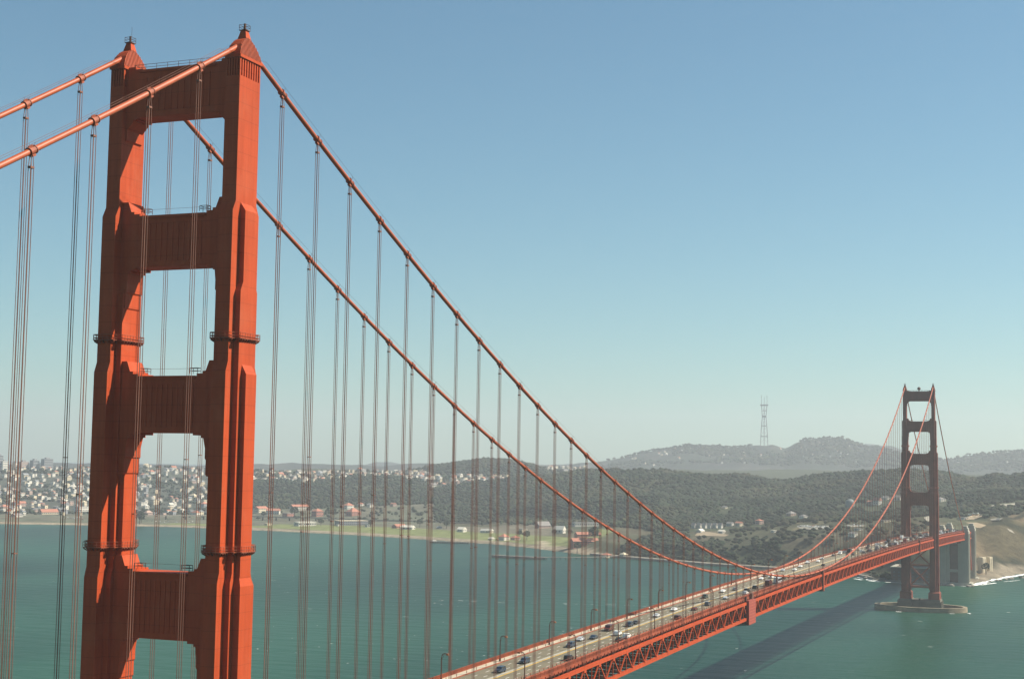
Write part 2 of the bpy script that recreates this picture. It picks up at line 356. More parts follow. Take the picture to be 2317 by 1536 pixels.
def land():
    xs = np.concatenate([np.arange(-9000, -2600, 55.0), np.arange(-2600, 420, 12.0), np.arange(420, 2600, 60.0)])
    ys = np.concatenate([np.arange(1560, 2700, 11.0), np.arange(2700, 5400, 22.0), np.arange(5400, 13400, 50.0)])
    X, Y = np.meshgrid(xs, ys); Z = ground(X, Y)
    nx, ny = len(xs), len(ys)
    V = np.stack([X, Y, Z], -1).reshape(-1, 3)
    i = np.arange((ny-1)*(nx-1)); r = i//(nx-1); c = i % (nx-1); a = r*nx+c
    F = np.stack([a, a+1, a+nx+1, a+nx], -1)
    keep = Z.reshape(-1)[F].max(1) > -2.9; F = F[keep]
    me = bpy.data.meshes.new('land'); me.vertices.add(len(V)); me.vertices.foreach_set('co', V.ravel())
    me.loops.add(F.size); me.loops.foreach_set('vertex_index', F.ravel())
    me.polygons.add(len(F)); me.polygons.foreach_set('loop_start', np.arange(0, F.size, 4)); me.polygons.foreach_set('loop_total', np.full(len(F), 4))
    me.update(calc_edges=True)
    me.polygons.foreach_set('use_smooth', [True]*len(me.polygons))
    x, y, z = X.ravel(), Y.ravel(), Z.ravel(); u, rr = uv_of(x, y); d = coast_dist(x, y)
    n1 = vnoise(x, y, 70, 4); n2 = vnoise(x, y, 22, 5); n3 = vnoise(x, y, 200, 6)
    C = np.zeros((len(x), 3)); C[:] = (0.05, 0.06, 0.035)
    def put(mask, col, jit=.25):
        C[mask] = np.array(col)*(1+(n2[mask]-.5)*jit*2)[:, None]
    fm = forest_mask(x, y)
    put(fm < .5, (0.062, 0.066, 0.038))
    put((fm < .5) & (n1 > .58), (0.088, 0.080, 0.052))
    put((u < 560) & (rr > 3650) & (rr < 5200), (0.065, 0.072, 0.058))
    put((u < 1000) & (rr < 3620), (0.11, 0.108, 0.078)); put((u < 1000) & (rr < 3620) & (n1 > .55), (0.10, 0.11, 0.075))
    put((u >= 1000) & (u < 1260) & (rr < 3000), (0.12, 0.11, 0.08))
    lawn = (x < -600) & (x > -1420) & (d > 26) & (d < 165); put(lawn, (0.145, 0.165, 0.065), .15)
    lawn2 = (x < -1420) & (x > -1620) & (d > 26) & (d < 90); put(lawn2, (0.145, 0.165, 0.065), .15)
    beach = (x < -540) & (d <= 12+16*vnoise(x, y, 60, 51)); put(beach, (0.25, 0.21, 0.15), .12)
    put((u > 1225) & (u < 1245) & (d < 80), (0.36, 0.31, 0.23))
    bluff = (x > -60) & (rr < np.clip(2160+(u-2170)*2.6, 2120, 2560)); put(bluff, (0.078, 0.066, 0.036), .3)
    t = np.clip((vnoise(x*1.0+y*.6, y*.35-x*.3, 45, 9)-.42)*3, 0, 1)
    C[bluff] = C[bluff]*(1-t[bluff])[:, None] + np.array((0.19, 0.14, 0.085))*t[bluff][:, None]
    put(bluff & (vnoise(x, y, 28, 61) > .6), (0.030, 0.032, 0.018), .3); put(bluff & (n3 > .74), (0.045, 0.048, 0.028), .3)
    put(bluff & (d < 26), (0.17, 0.145, 0.105), .25)
    put((u > 1640) & (u < 1960) & (rr > 2160) & (rr < 2420), (0.06, 0.062, 0.036), .3)
    put((x > -170) & (x < -8) & (y > 1640) & (y < 1830), (0.030, 0.034, 0.022), .3)
    put((u > 1800) & (u < 1960) & (rr > 2330) & (rr < 2440) & (n1 > .4), (0.15, 0.13, 0.07), .3)
    put((x > -560) & (x <= -60) & (d < 9), (0.16, 0.15, 0.12))
    put(rr > 5700, (0.028, 0.034, 0.030), .5); put((rr > 6500) & (n1 > .68), (0.055, 0.055, 0.048), .5)
    put((rr > 6500) & (n3 > .6), (0.03, 0.038, 0.028), .4)
    ca = me.color_attributes.new('ground_tint', 'FLOAT_COLOR', 'POINT')
    ca.data.foreach_set('color', np.concatenate([np.clip(C, 0, 1), np.ones((len(x), 1))], 1).ravel())
    m = bpy.data.materials.new('ground'); m.use_nodes = True; nn = m.node_tree; b = nn.nodes['Principled BSDF']; b.inputs['Roughness'].default_value = .95
    b.inputs['Specular IOR Level'].default_value = .1
    at_ = nn.nodes.new('ShaderNodeAttribute'); at_.attribute_name = 'ground_tint'
    ge = nn.nodes.new('ShaderNodeNewGeometry'); nz = nn.nodes.new('ShaderNodeTexNoise'); nz.inputs['Scale'].default_value = .09; nz.inputs['Detail'].default_value = 8; nz.inputs['Roughness'].default_value = .7
    nn.links.new(ge.outputs['Position'], nz.inputs['Vector'])
    mr = nn.nodes.new('ShaderNodeMapRange'); mr.inputs[1].default_value = .3; mr.inputs[2].default_value = .7; mr.inputs[3].default_value = .6; mr.inputs[4].default_value = 1.4
    nn.links.new(nz.outputs[0], mr.inputs[0]); vm = nn.nodes.new('ShaderNodeVectorMath'); vm.operation = 'SCALE'
    nn.links.new(at_.outputs['Color'], vm.inputs[0]); nn.links.new(mr.outputs[0], vm.inputs[3]); nn.links.new(vm.outputs[0], b.inputs['Base Color'])
    bp = nn.nodes.new('ShaderNodeBump'); bp.inputs['Strength'].default_value = .8; bp.inputs['Distance'].default_value = 3
    nn.links.new(nz.outputs[0], bp.inputs['Height']); nn.links.new(bp.outputs[0], b.inputs['Normal'])
    me.materials.append(m)
    tag(link('hills', me), kind='structure')
land()

# ------------------------------------------------------------------ the bridge
HW = 13.716; PAN = 15.24; SPAN = 1280.16; ZT, Z0 = 220.85, 77.48
def zcab(y):
    if 0 <= y <= SPAN: return Z0+(ZT-Z0)*((y-SPAN/2)/(SPAN/2))**2
    t = -y if y < 0 else y-SPAN
    return ZT - .583*t + (t*t)*.00034
def zch(y): return 75.2-5.0*((y-640)/640)**2      # top of the truss
def zrd(y): return zch(y)+1.5                      # roadway
bridge = empty('suspension_bridge', (0, 0, 0))
tag(bridge, 'long orange suspension bridge with two stepped art deco towers crossing the bay', 'bridge')

QUART = {0: (1.6, 6.1), 1: (2.85, 3.6), 2: (4.4, 2.4)}
def leg_mesh(mb, cx, y0):
    def P(prof, a):
        pts = [(y0-b, z) for b, z in prof] + [(y0+b, z) for b, z in reversed(prof)]
        mb.prism(pts, 'x', cx-a, cx+a)
    P([(6.4,8),(6.4,64),(6.1,66),(6.1,114.6),(5.5,116.6),(5.5,155),(4.75,157),(4.75,186.4),(3.75,188.4),(3.75,213.3)], 1.6)
    # slab 1, with sloped shoulders in both directions
    P([(4.1,8),(4.1,64),(3.6,66),(3.6,114.6),(3.0,116.4),(3.0,170.8),(2.15,172.6),(2.15,186.6)], 2.85)
    mb.frus(cx, y0, 186.59, 2.845, 2.145, 188.8, 1.2, 2.0)
    P([(2.4,8),(2.4,113.9)], 4.4); mb.frus(cx, y0, 113.89, 4.395, 2.395, 116.2, 3.7, 1.85)
    P([(1.9,110),(1.9,154.6)], 3.95); mb.frus(cx, y0, 154.59, 3.945, 1.895, 156.8, 2.6, 1.7)
    # fluted head below the saddle
    mb.box(cx-1.3, cx+1.3, y0-3.4, y0+3.4, 213.28, 217.2)
    for k in range(9):
        yy = y0-3.75+k*(7.5-.42)/8
        for s in (-1, 1): mb.box(cx+s*1.28 if s > 0 else cx-1.6, cx+1.6 if s > 0 else cx-1.28, yy, yy+.42, 213.29, 216.9)
    for k in range(4):
        xx = cx-1.1+k*.6
        for s in (-1, 1): mb.box(xx, xx+.35, y0+3.38 if s > 0 else y0-3.75, y0+3.75 if s > 0 else y0-3.38, 213.29, 216.9)
    mb.box(cx-1.85, cx+1.85, y0-4.05, y0+4.05, 216.88, 217.45)

def strut(y0, zb, zt, flat, inner, th=2.55, shoulder=True):
    # art deco portal strut: stepped brackets under it, stepped shoulders on it
    L = []
    lo = [(flat, zb), (flat, zb-.45), (flat+(inner-flat)*.55, zb-.45), (flat+(inner-flat)*.55, zb-.95), (flat+(inner-flat)*.72, zb-.95),
          (inner-.45, zb-3.0), (inner-.45, zb-4.9), (inner-.2, zb-5.2), (inner-.2, zb-8.0), (inner+.1, zb-8.4), (12.3, zb-8.4)]
    if not shoulder:
        lo = [(flat, zb), (flat, zb-.3), (10.2, zb-.3), (10.2, zb-.6), (11.75, zb-2.3), (11.75, zb-4.4), (12.3, zb-4.8)]
    up = [(inner-2.9, zt), (inner-2.9, zt+.45), (inner-1.6, zt+.45), (inner-1.6, zt+.95), (inner-.9, zt+.95), (inner-.1, zt+3.0), (12.3, zt+3.0)] if shoulder else \
         [(8.4, zt), (8.4, zt+.3), (10.2, zt+.3), (10.2, zt+.8), (12.3, zt+.8)]
    right = lo + up[::-1]
    poly = right + [(-x, z) for x, z in right[::-1]]
    mb = MB(); mb.prism(poly, 'y', y0-th, y0+th)
    # vertical fluting and a narrow coping
    n = 11
    for k in range(n):
        x = -inner*.62+k*inner*1.24/(n-1)
        for s in (-1, 1):
            ya, yb = (y0+s*th, y0+s*(th+.16)); mb.box(x-.22, x+.22, min(ya, yb), max(ya, yb), zb+1.2, zt-1.6)
    mb.box(-inner+3.1, inner-3.1, y0-th-.35, y0+th+.35, zt-.5, zt+.012)
    return mb

def stair(q, d):
    q = sorted(q, key=lambda t: t[0]); pts = [(0, q[0][1]+d)]
    for i, (a, b) in enumerate(q):
        pts.append((a+d, b+d))
        if i+1 < len(q): pts.append((a+d, q[i+1][1]+d))
    pts.append((q[-1][0]+d, 0)); return pts

def rails(mb, x0, x1, y0, y1, z, h=1.1, n=3, post=1.6, r=.045):
    c = [(x0,y0),(x1,y0),(x1,y1),(x0,y1),(x0,y0)]
    for a, b in zip(c[:-1], c[1:]):
        for k in range(1, n+1): mb.rod((*a, z+h*k/n), (*b, z+h*k/n), r, 4)
        L = math.dist(a, b); m = max(1, int(L/post))
        for k in range(m): 
            t = k/m; p = (a[0]+(b[0]-a[0])*t, a[1]+(b[1]-a[1])*t); mb.rod((*p, z), (*p, z+h), r*1.3, 4)

def tower(y0, label, paint):
    mb = MB()
    for cx in (-HW, HW):
        leg_mesh(mb, cx, y0)
        # riveted base of the shaft and concrete pedestal steps
        mb.frus(cx, y0, 8, 5.4, 8.4, 17.4, 5.3, 8.2); mb.frus(cx, y0, 17.39, 5.29, 8.19, 18.6, 4.42, 6.4)
    t = mb.build('tower', paint, bridge); t['label'] = label
    for i, (zb, zt, fl, inn, sh) in enumerate(((206.7, 216.5, 9.4, 12.1, False), (176.1, 186.5, 8.4, 10.85, True), (143.1, 154.3, 6.4, 9.75, True), (103.0, 115.9, 6.7, 9.3, True))):
        strut(y0, zb, zt, fl, inn, shoulder=sh).build('portal_strut', paint, t)
    b = MB()                                                   # lower strut and cross bracing
    b.prism([(-9.4,19.2),(-8,21.8),(8,21.8),(9.4,19.2),(9.4,23.6),(-9.4,23.6)], 'y', y0-2.2, y0+2.2)
    for z1, z2 in ((24, 43), (45, 62)):
        for s in (-1, 1):
            for dy in (-2.2, 2.2): b.bar((-9.4*s, y0+dy, z1), (9.4*s, y0+dy, z2), 1.25, 1.25)
    for z in (44, 63.0): b.box(-9.35, 9.35, y0-2.5, y0+2.5, z-.9, z+.9)
    b.build('cross_bracing', M['band'], t)  # darker band paint here puts the shade below the deck into the colour
    for cx in (-HW, HW):
        s = MB()                                               # ribbed saddle housing
        prof = [(-4.0,217.44),(-3.6,218.6),(-2.9,219.8),(-2.0,220.8),(-1.0,221.45),(0,221.7),(1.0,221.45),(2.0,220.8),(2.9,219.8),(3.6,218.6),(4.0,217.44)]
        for k in range(len(prof)-1):
            (ya, za), (yb, zb) = prof[k], prof[k+1]
            wa = .85+(221.7-za)*.21; wb = .85+(221.7-zb)*.21
            s.add([(cx-wa,y0+ya,za),(cx+wa,y0+ya,za),(cx+wb,y0+yb,zb),(cx-wb,y0+yb,zb),(cx-1.74,y0+ya,217.44),(cx+1.74,y0+ya,217.44),(cx+1.74,y0+yb,217.44),(cx-1.74,y0+yb,217.44)],
                  [(0,1,2,3),(0,4,5,1),(1,5,6,2),(2,6,7,3),(3,7,4,0)])
        s.mi = 1
        for k in range(15):
            yy = -3.5+k*.5; zz = np.interp(yy, [p[0] for p in prof], [p[1] for p in prof])
            for sd in (-1, 1):
                s.bar((cx+sd*1.78, y0+yy, 217.5), (cx+sd*(.9+(221.7-zz)*.21), y0+yy, zz), .12, .14)
        s.build('saddle_housing', [paint, M['band']], t)
        b = MB(); b.frus(cx, y0, 221.55, .95, .95, 223.2, .55, .55); b.mi = 1; b.box(cx-.8, cx+.8, y0-.8, y0+.8, 223.19, 223.32)
        rails(b, cx-.78, cx+.78, y0-.78, y0+.78, 223.3, 1.05, 2, .8, .04); b.rod((cx, y0, 223.3), (cx, y0, 224.7), .22, 8)
        if cx < 0: b.rod((cx+.3, y0, 224.6), (cx+.3, y0, 226.6), .035, 4)
        b.build('beacon', [paint, M['dark']], t)
        for zz, q, d in ((161.4, [(1.6,4.75),(2.85,3.0)], .6), (120.3, [(1.6,5.5),(2.85,3.0),(3.95,1.9)], .6)):
            wk = MB(); st = stair(q, d); ring = st + [(x, -y) for x, y in st[::-1][1:]]
            ring = ring + [(-x, y) for x, y in ring[::-1][1:]]
            st0 = stair(q, -.1); rin = st0 + [(x, -y) for x, y in st0[::-1][1:]]; rin = rin + [(-x, y) for x, y in rin[::-1][1:]]
            for (a, b2, c, e) in zip(ring[:-1], ring[1:], rin[:-1], rin[1:]):
                A = (cx+a[0], y0+a[1]); B = (cx+b2[0], y0+b2[1]); Cc = (cx+c[0], y0+c[1]); D = (cx+e[0], y0+e[1])
                if math.dist(A, B) < .02: continue
                wk.add([(*A,zz),(*B,zz),(*D,zz),(*Cc,zz),(*A,zz+.16),(*B,zz+.16),(*D,zz+.16),(*Cc,zz+.16)], [(0,3,2,1),(4,5,6,7),(0,1,5,4),(1,2,6,5),(2,3,7,6),(3,0,4,7)])
                for h in (.55, 1.15): wk.rod((*A,zz+h), (*B,zz+h), .05, 4)
                n = max(1, round(math.dist(A, B)/.95))
                for k in range(n+1):
                    f = k/n; p = Vector((A[0]+(B[0]-A[0])*f, A[1]+(B[1]-A[1])*f, zz)); qd = Vector((Cc[0]+(D[0]-Cc[0])*f, Cc[1]+(D[1]-Cc[1])*f, zz))
                    wk.rod(p, p+Vector((0,0,1.2)), .05, 4)
                    wk.prism([(0,0),(1,0),(0,-1)], 'z', 0, 0) if False else wk.bar(p*.85+qd*.15+Vector((0,0,-.1)), qd+Vector((0,0,-.6)), .18, .22)
            wk.build('walkway', M['band'], t)
    r = MB()
    rails(r, -10.5, 10.5, y0-2.4, y0+2.4, 216.5, 1.2, 2, 2.6, .045); r.build('railing', M['dark'], t)
    for zt, hx in ((186.5, 8), (154.3, 7), (115.9, 6.6)):
        for s in (-1, 1):
            r = MB(); rails(r, min(s*(hx-.2), s*(hx-2.0)), max(s*(hx-.2), s*(hx-2.0)), y0-2.2, y0-1.0, zt+.45, 1.1, 2, 1.5, .05)
            if s > 0: r.rod((-hx, y0-1.0, zt+1.5), (hx-.3, y0-1.0, zt+1.5), .025, 4)
            r.build('railing', M['dark'], t)
    if y0 > 100:      # small radar dome on the far tower's top strut
        d = MB(); d.rod((0, y0, 216.5), (0, y0, 218.2), .5, 8)
        for k in range(6):
            a0, a1 = -1.2+k*.46, -1.2+(k+1)*.46; d.rod((0, y0, 219.4+1.7*math.sin(a0)), (0, y0, 219.4+1.7*math.sin(a1)), 1.7*math.cos(a0), 12, 1.7*math.cos(a1))
        d.build('radar_dome', M['dark'], t)
    p = MB()
    for cx in (-HW, HW): p.frus(cx, y0, -6, 7.2, 11.5, 9.3, 7.0, 11.2); p.frus(cx, y0, 9.29, 6.2, 10, 11.2, 6.0, 9.6)
    p.box(-7.5, 7.5, y0-8, y0+8, -6, 10.6); p.frus(0, y0-8, 3, 1.0, .6, 12, .9, .5)
    for cx in (-HW, HW):
        for k in range(5): p.box(cx+(6.9 if cx > 0 else -7.5), cx+(7.5 if cx > 0 else -6.9), y0-9.5+k*4, y0-8+k*4, -5, 9.8)
    p.build('concrete_pier', M['conc'], t)
    return t
near = tower(0.0, 'near tower filling the left of the picture, its west faces in full sun', M['orange'])
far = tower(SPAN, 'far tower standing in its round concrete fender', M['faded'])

# fender ring round the far pier
f = MB(); N = 72
ring = lambda rx, ry, z: [(rx*math.cos(2*math.pi*k/N), 1280+ry*math.sin(2*math.pi*k/N), z) for k in range(N)]
V = ring(45,28.5,-6)+ring(44.6,28.1,4.6)+ring(40.6,24.1,4.6)+ring(40.4,24,-6)
f.add(V, [(j*N+k, j*N+(k+1) % N, (j+1)*N+(k+1) % N, (j+1)*N+k) for j in range(3) for k in range(N)])
f.build('pier_fender', mat('fender_concrete', (0.21,0.175,0.115), .9, .35, .1, bump=.2), bridge)

# main cables > bands, hand ropes, suspenders
def cable(sx, name_label):
    X = sx*HW
    ys = list(np.arange(-343, 0, 7.62)) + [0] + list(np.arange(7.62, SPAN-1, 7.62)) + [SPAN] + list(np.arange(SPAN+7.62, SPAN+343, 7.62))
    ys = [y for y in ys]
    mb = MB(); mb.tube([(X, y, zcab(y)) for y in ys], .5, 14)
    c = mb.build('main_cable', M['cable'], bridge, smooth=True); c['label'] = name_label
    hr = MB()
    for s in (-1, 1):
        hr.tube([(X+s*.62, y, zcab(y)+1.25) for y in ys if abs(y) > 4 and abs(y-SPAN) > 4 and y < 700], .028, 4)
    k = -12
    while k*PAN < 700:
        y = k*PAN
        if k != 0:
            for s in (-1, 1): hr.rod((X+s*.35, y, zcab(y)+.3), (X+s*.62, y, zcab(y)+1.3), .035, 4)
        k += 1
    hr.build('hand_rope', M['rope'], c)
    band = MB(); band.rod((0,-.7,0), (0,.7,0), .64, 14); band.rod((0,-.82,0), (0,-.62,0), .74, 14); band.rod((0,.62,0), (0,.82,0), .74, 14)
    band.box(-.09, .09, -.5, .5, .5, .85); band.box(-.3, .3, -.4, .4, -.95, -.5)
    bm0 = None
    far_b, far_s = MB(), MB()
    idx = [k for k in range(-6, 84) if k != 0]
    for k in idx:
        y = k*PAN; zc = zcab(y); sl = math.atan2(zcab(y+1)-zcab(y-1), 2)
        zb = zch(y)-.1; top = zc-.5
        mbs = MB() if k <= 42 else far_s
        if top-zb > .6:
            o = (X, y) 
            hgt = top-zb; sp = min(2.2, hgt*.3)
            for dx in (-.24, .24):
                for dy in (-.36, .36):
                    mbs.bar((X+dx*.7, y+dy*.35, top), (X+dx, y+dy, top-sp), .085)
                    mbs.bar((X+dx, y+dy, top-sp), (X+dx, y+dy, zb), .085)
            if hgt > 6:
                mbs.box(X-.32, X+.32, y-.44, y+.44, top-sp-.16, top-sp+.16)
                m_ = zb+hgt*(.42+.1*((k*37) % 5)/5)
                mbs.box(X-.3, X+.3, y-.42, y+.42, m_, m_+.16)
            if k <= 42: mbs.build('suspender', M['rope'], c)
        if k <= 42:
            if bm0 is None:
                bo = band.build('cable_band', M['band'], c); bm0 = bo
            else:
                bo = bm0.copy(); COL.objects.link(bo); bo.parent = c
            bo.location = (X, y, zc); bo.rotation_euler = (sl, 0, 0)
        else:
            far_b.rod((X, y-.7, zc-.7*math.tan(sl)), (X, y+.7, zc+.7*math.tan(sl)), .66, 10)
    tag(far_b.build('cable_band', M['band'], c), kind='stuff'); tag(far_s.build('suspender', M['rope'], c), kind='stuff')
cable(1, 'west main cable, the nearer one, passing in front of the near tower')
cable(-1, 'east main cable, the farther one behind the near tower')

# stiffening trusses, floor, rails
Y0, Y1 = -30*PAN/2, 1735
def skip(y): return abs(y) < 7.0 or abs(y-SPAN) < 7.0
def truss(sx):
    X = sx*HW; mb = MB(); n0 = -22; n1 = 113; DZ = 7.9
    for k in range(n0, n1):
        ya, yb = k*PAN, (k+1)*PAN; ym = (ya+yb)/2
        for p, q in ((ya, ym), (ym, yb)):
            mb.bar((X, p, zch(p)-.62), (X, q, zch(q)-.62), .85, 1.25)
            mb.bar((X, p, zch(p)-DZ), (X, q, zch(q)-DZ), .8, 1.3)
        mb.bar((X, ya, zch(ya)-.9), (X, ym, zch(ym)-DZ+.4), .36, .4)
        mb.bar((X, ym, zch(ym)-DZ+.4), (X, yb, zch(yb)-.9), .36, .4)
        for y in (ya, ym): mb.bar((X, y, zch(y)-1), (X, y, zch(y)-DZ+.5), .28, .28)
        mb.box(X-.46, X+.46, ya-1.05, ya+1.05, zch(ya)-2.0, zch(ya)-.4)
        mb.box(X-.45, X+.45, ym-1.0, ym+1.0, zch(ym)-DZ-.2, zch(ym)-DZ+1.1)
    mb.build('stiffening_truss', M['orange'], bridge)
for s in (1, -1): truss(s)
fl = MB(); k = -44
while k*7.62 < Y1:
    y = k*7.62; z = zch(y)
    if abs(y) > 3 and abs(y-SPAN) > 3:
        fl.box(-13.2, 13.2, y-.25, y+.25, z-1.0, z-.6); fl.box(-13.2, 13.2, y-.2, y+.2, z-3.1, z-2.8)
        for i in range(8):
            xa = -13+i*3.25; fl.bar((xa, y, z-.9 if i % 2 else z-2.9), (xa+3.25, y, z-2.9 if i % 2 else z-.9), .3, .3)
        fl.box(-13.3, 13.3, y-.3, y+.3, z-8.25, z-7.7)
    k += 1
fl.build('floor_beam', M['shaded'], bridge)
lb = MB()
for k in range(-22, 113):
    ya, yb = k*PAN, (k+1)*PAN
    lb.bar((-13.2, ya, zch(ya)-7.95), (13.2, yb, zch(yb)-7.95), .5, .4); lb.bar((13.2, ya, zch(ya)-7.9), (-13.2, yb, zch(yb)-7.9), .5, .4)
lb.build('lateral_bracing', M['shaded'], bridge)
def strip(mb, x0, x1, ya, yb, dz, th=None, step=30.48):
    ys = list(np.arange(ya, yb, step)) + [yb]
    for a, b in zip(ys[:-1], ys[1:]):
        if th is None:
            mb.add([(x0,a,zrd(a)+dz),(x1,a,zrd(a)+dz),(x1,b,zrd(b)+dz),(x0,b,zrd(b)+dz)], [(0,1,2,3)])
        else:
            mb.add([(x0,a,zrd(a)+dz-th),(x1,a,zrd(a)+dz-th),(x1,b,zrd(b)+dz-th),(x0,b,zrd(b)+dz-th),(x0,a,zrd(a)+dz),(x1,a,zrd(a)+dz),(x1,b,zrd(b)+dz),(x0,b,zrd(b)+dz)],
                   [(0,3,2,1),(4,5,6,7),(0,1,5,4),(1,2,6,5),(2,3,7,6),(3,0,4,7)])
YB = 1742
dk = MB()
for x in (-12, -8, -4, 0, 4, 8, 12): strip(dk, x-.2, x+.2, -343, YB, -.75, .7)
strip(dk, 12.7, 13.05, -343, YB, .22, 1.0); strip(dk, -13.05, -12.7, -343, YB, .22, 1.0)
strip(dk, 9.55, 9.85, -343, YB, .45, .6); strip(dk, -9.85, -9.55, -343, YB, .26, .5)
dk.build('deck_stringer', M['rail'], bridge)
rd = MB(); strip(rd, -9.56, 9.56, -343, YB, 0, .45); rd.mi = 1
y = -343
while y < YB-4:
    for x in (-6.35, -3.2, 3.9, 6.7):
        rd.mi = 1; rd.add([(x-.09,y,zrd(y)+.006),(x+.09,y,zrd(y)+.006),(x+.09,y+3,zrd(y+3)+.006),(x-.09,y+3,zrd(y+3)+.006)], [(0,1,2,3)])
    y += 9.15
rd.mi = 2; strip(rd, .5, .95, -343, YB, .008, None, 15.24); rd.mi = 3; strip(rd, -1.0, .3, -343, YB, .005, None, 15.24)
tag(rd.build('road', [M['asphalt'], M['white'], M['yellow'], M['strip']]), kind='structure')
for s in (-1, 1):
    pv = MB(); strip(pv, min(s*9.86, s*12.69), max(s*9.86, s*12.69), -343, YB, .2, .25); pv.mi = 1
    for yy in np.arange(60, 900, 7.62): pv.add([(s*9.9,yy-.09,zrd(yy)+.206),(s*12.6,yy-.09,zrd(yy)+.206),(s*12.6,yy+.09,zrd(yy)+.206),(s*9.9,yy+.09,zrd(yy)+.206)], [(0,1,2,3)])
    tag(pv.build('pavement', [M['walk'], M['asphalt']]), kind='structure')
    rl = MB()
    y = 40.0
    while y < YB:
        z = zrd(y)+.2; rl.box(s*12.88-.03, s*12.88+.03, y-.075, y+.075, z, z+1.15); y += .27 if y < 700 else .6
    strip(rl, s*12.88-.09, s*12.88+.09, -343, YB, 1.42, .12, 15.24); strip(rl, s*12.88-.06, s*12.88+.06, -343, YB, .42, .1, 15.24)
    for yy in np.arange(-339, YB, 3.81): 
        z = zrd(yy); rl.box(s*12.88-.14, s*12.88+.14, yy-.14, yy+.14, z+.1, z+1.5)
    # brackets under the outer edge of the walk
        rl.box(min(s*13.04, s*13.3), max(s*13.04, s*13.3), yy-.12, yy+.12, z-1.3, z-.2)
    rl.build('outer_railing', M['rail'], bridge, fix=False)
    rl = MB()
    for yy in np.arange(-339, YB, 3.81 if s > 0 else 7.62): z = zrd(yy); rl.box(s*9.7-.07, s*9.7+.07, yy-.07, yy+.07, z+.4, z+1.25)
    if s > 0:
        strip(rl, s*9.7-.04, s*9.7+.04, -343, YB, 1.2, .06, 30.48)
    rl.build('kerb_rail', M['rail'], bridge, fix=False)

# maintenance enclosures hung over the trusses
mb = MB(); zc = zch(454)
mb.box(13.9, 15.2, 447.3, 462, zc-10.6, zc+.7); mb.mi = 1
for k in range(8): mb.box(15.2, 15.26, 447.5, 461.8, zc-10+k*1.35, zc-9.86+k*1.35)
mb.mi = 2; mb.box(13.2, 13.9, 447.5, 449, zc+.2, zc+2.6); mb.box(13.3, 14.2, 458, 461.5, zc+.7, zc+3.4); 
o = mb.build('maintenance_panel', [M['mred'], M['cable'], M['dark']], bridge); o['label'] = 'pinkish red work panel over the near truss with a dark end and pale seams'
mb = MB(); mb.prism([(-14.5,zc-10.2),(14.5,zc-10.2),(14.5,zc-10.7),(9,zc-11.4),(-9,zc-11.4),(-14.5,zc-10.7)], 'y', 447.6, 461.7); mb.build('work_platform', M['tarp'], bridge)
for yy in (650, 1151):
    z = zch(yy); mb = MB()
    mb.box(13.3, 14.9, yy-1.6, yy+1.6, z-10.0, z+2.3); mb.mi = 1; mb.box(14.9, 14.96, yy-.9, yy+1.2, z-9.5, z+1.5); mb.mi = 0
    mb.box(-14.6, 14.2, yy-1.2, yy+1.2, z-10.1, z-9.2); mb.build('travelling_gantry', [M['dark'], M['orange']], bridge)

# Pylons and the steel arch at the far shore
def pylon(y0, y1, label):
    mb = MB(); zt = 70.5
    for s in (-1, 1):
        x0, x1 = (9.0, 18.2) if s > 0 else (-18.2, -9.0)
        mb.box(x0, x1, y0, y1, -4, zt-5); mb.box(x0+.8, x1-.8, y0+1.2, y1-1.2, zt-5.01, zt-1.5); mb.box(x0+2, x1-2, y0+3, y1-3, zt-1.51, zt+1)
        for k in range(3):
            for yy in (y0-.4, y1): mb.box(x0+1.4+k*2.6, x0+2.6+k*2.6, yy, yy+.4, 4, zt-8)
            mb.box(x1 if s > 0 else x0-.4, x1+.4 if s > 0 else x0, y0+2+k*(y1-y0-5)/2, y0+3.2+k*(y1-y0-5)/2, 4, zt-8)
    mb.box(-9.01, -4.5, y0+2.5, y1-2.5, -4, 50); mb.box(5.5, 9.01, y0+2.5, y1-2.5, -4, 50); mb.mi = 1; mb.box(-4.51, 5.51, y0+5, y1-4, -4, 49); mb.mi = 0  # dark brown middle wall: shade of the open recess painted in, no brickwork
    mb.box(-4.6, 5.6, y0+2.8, y1-2.8, 16, 19)
    mb.box(-20.5, 21.5, y0-2, y1+3, -4, 3.6)
    o = mb.build('concrete_pylon', [M['concl'], M['brick']], bridge); o['label'] = label
pylon(1623, 1642, 'concrete pylon standing at the water edge behind the far tower')
pylon(1716, 1733, 'second concrete pylon farther up the shore beyond the arch')
ar = MB()
for X in (-HW, HW):
    P_ = [(X, 1644+ (1714-1644)*i/14, 14+36*(1-((i-7)/7)**2)) for i in range(15)]
    for a, b in zip(P_[:-1], P_[1:]): ar.bar(a, b, 1.4, 2.2)
    for p in P_[1:-1]: ar.bar(p, (p[0], p[1], zch(p[1])-8), .6, .6)
ar.build('steel_arch', M['orange'], bridge)

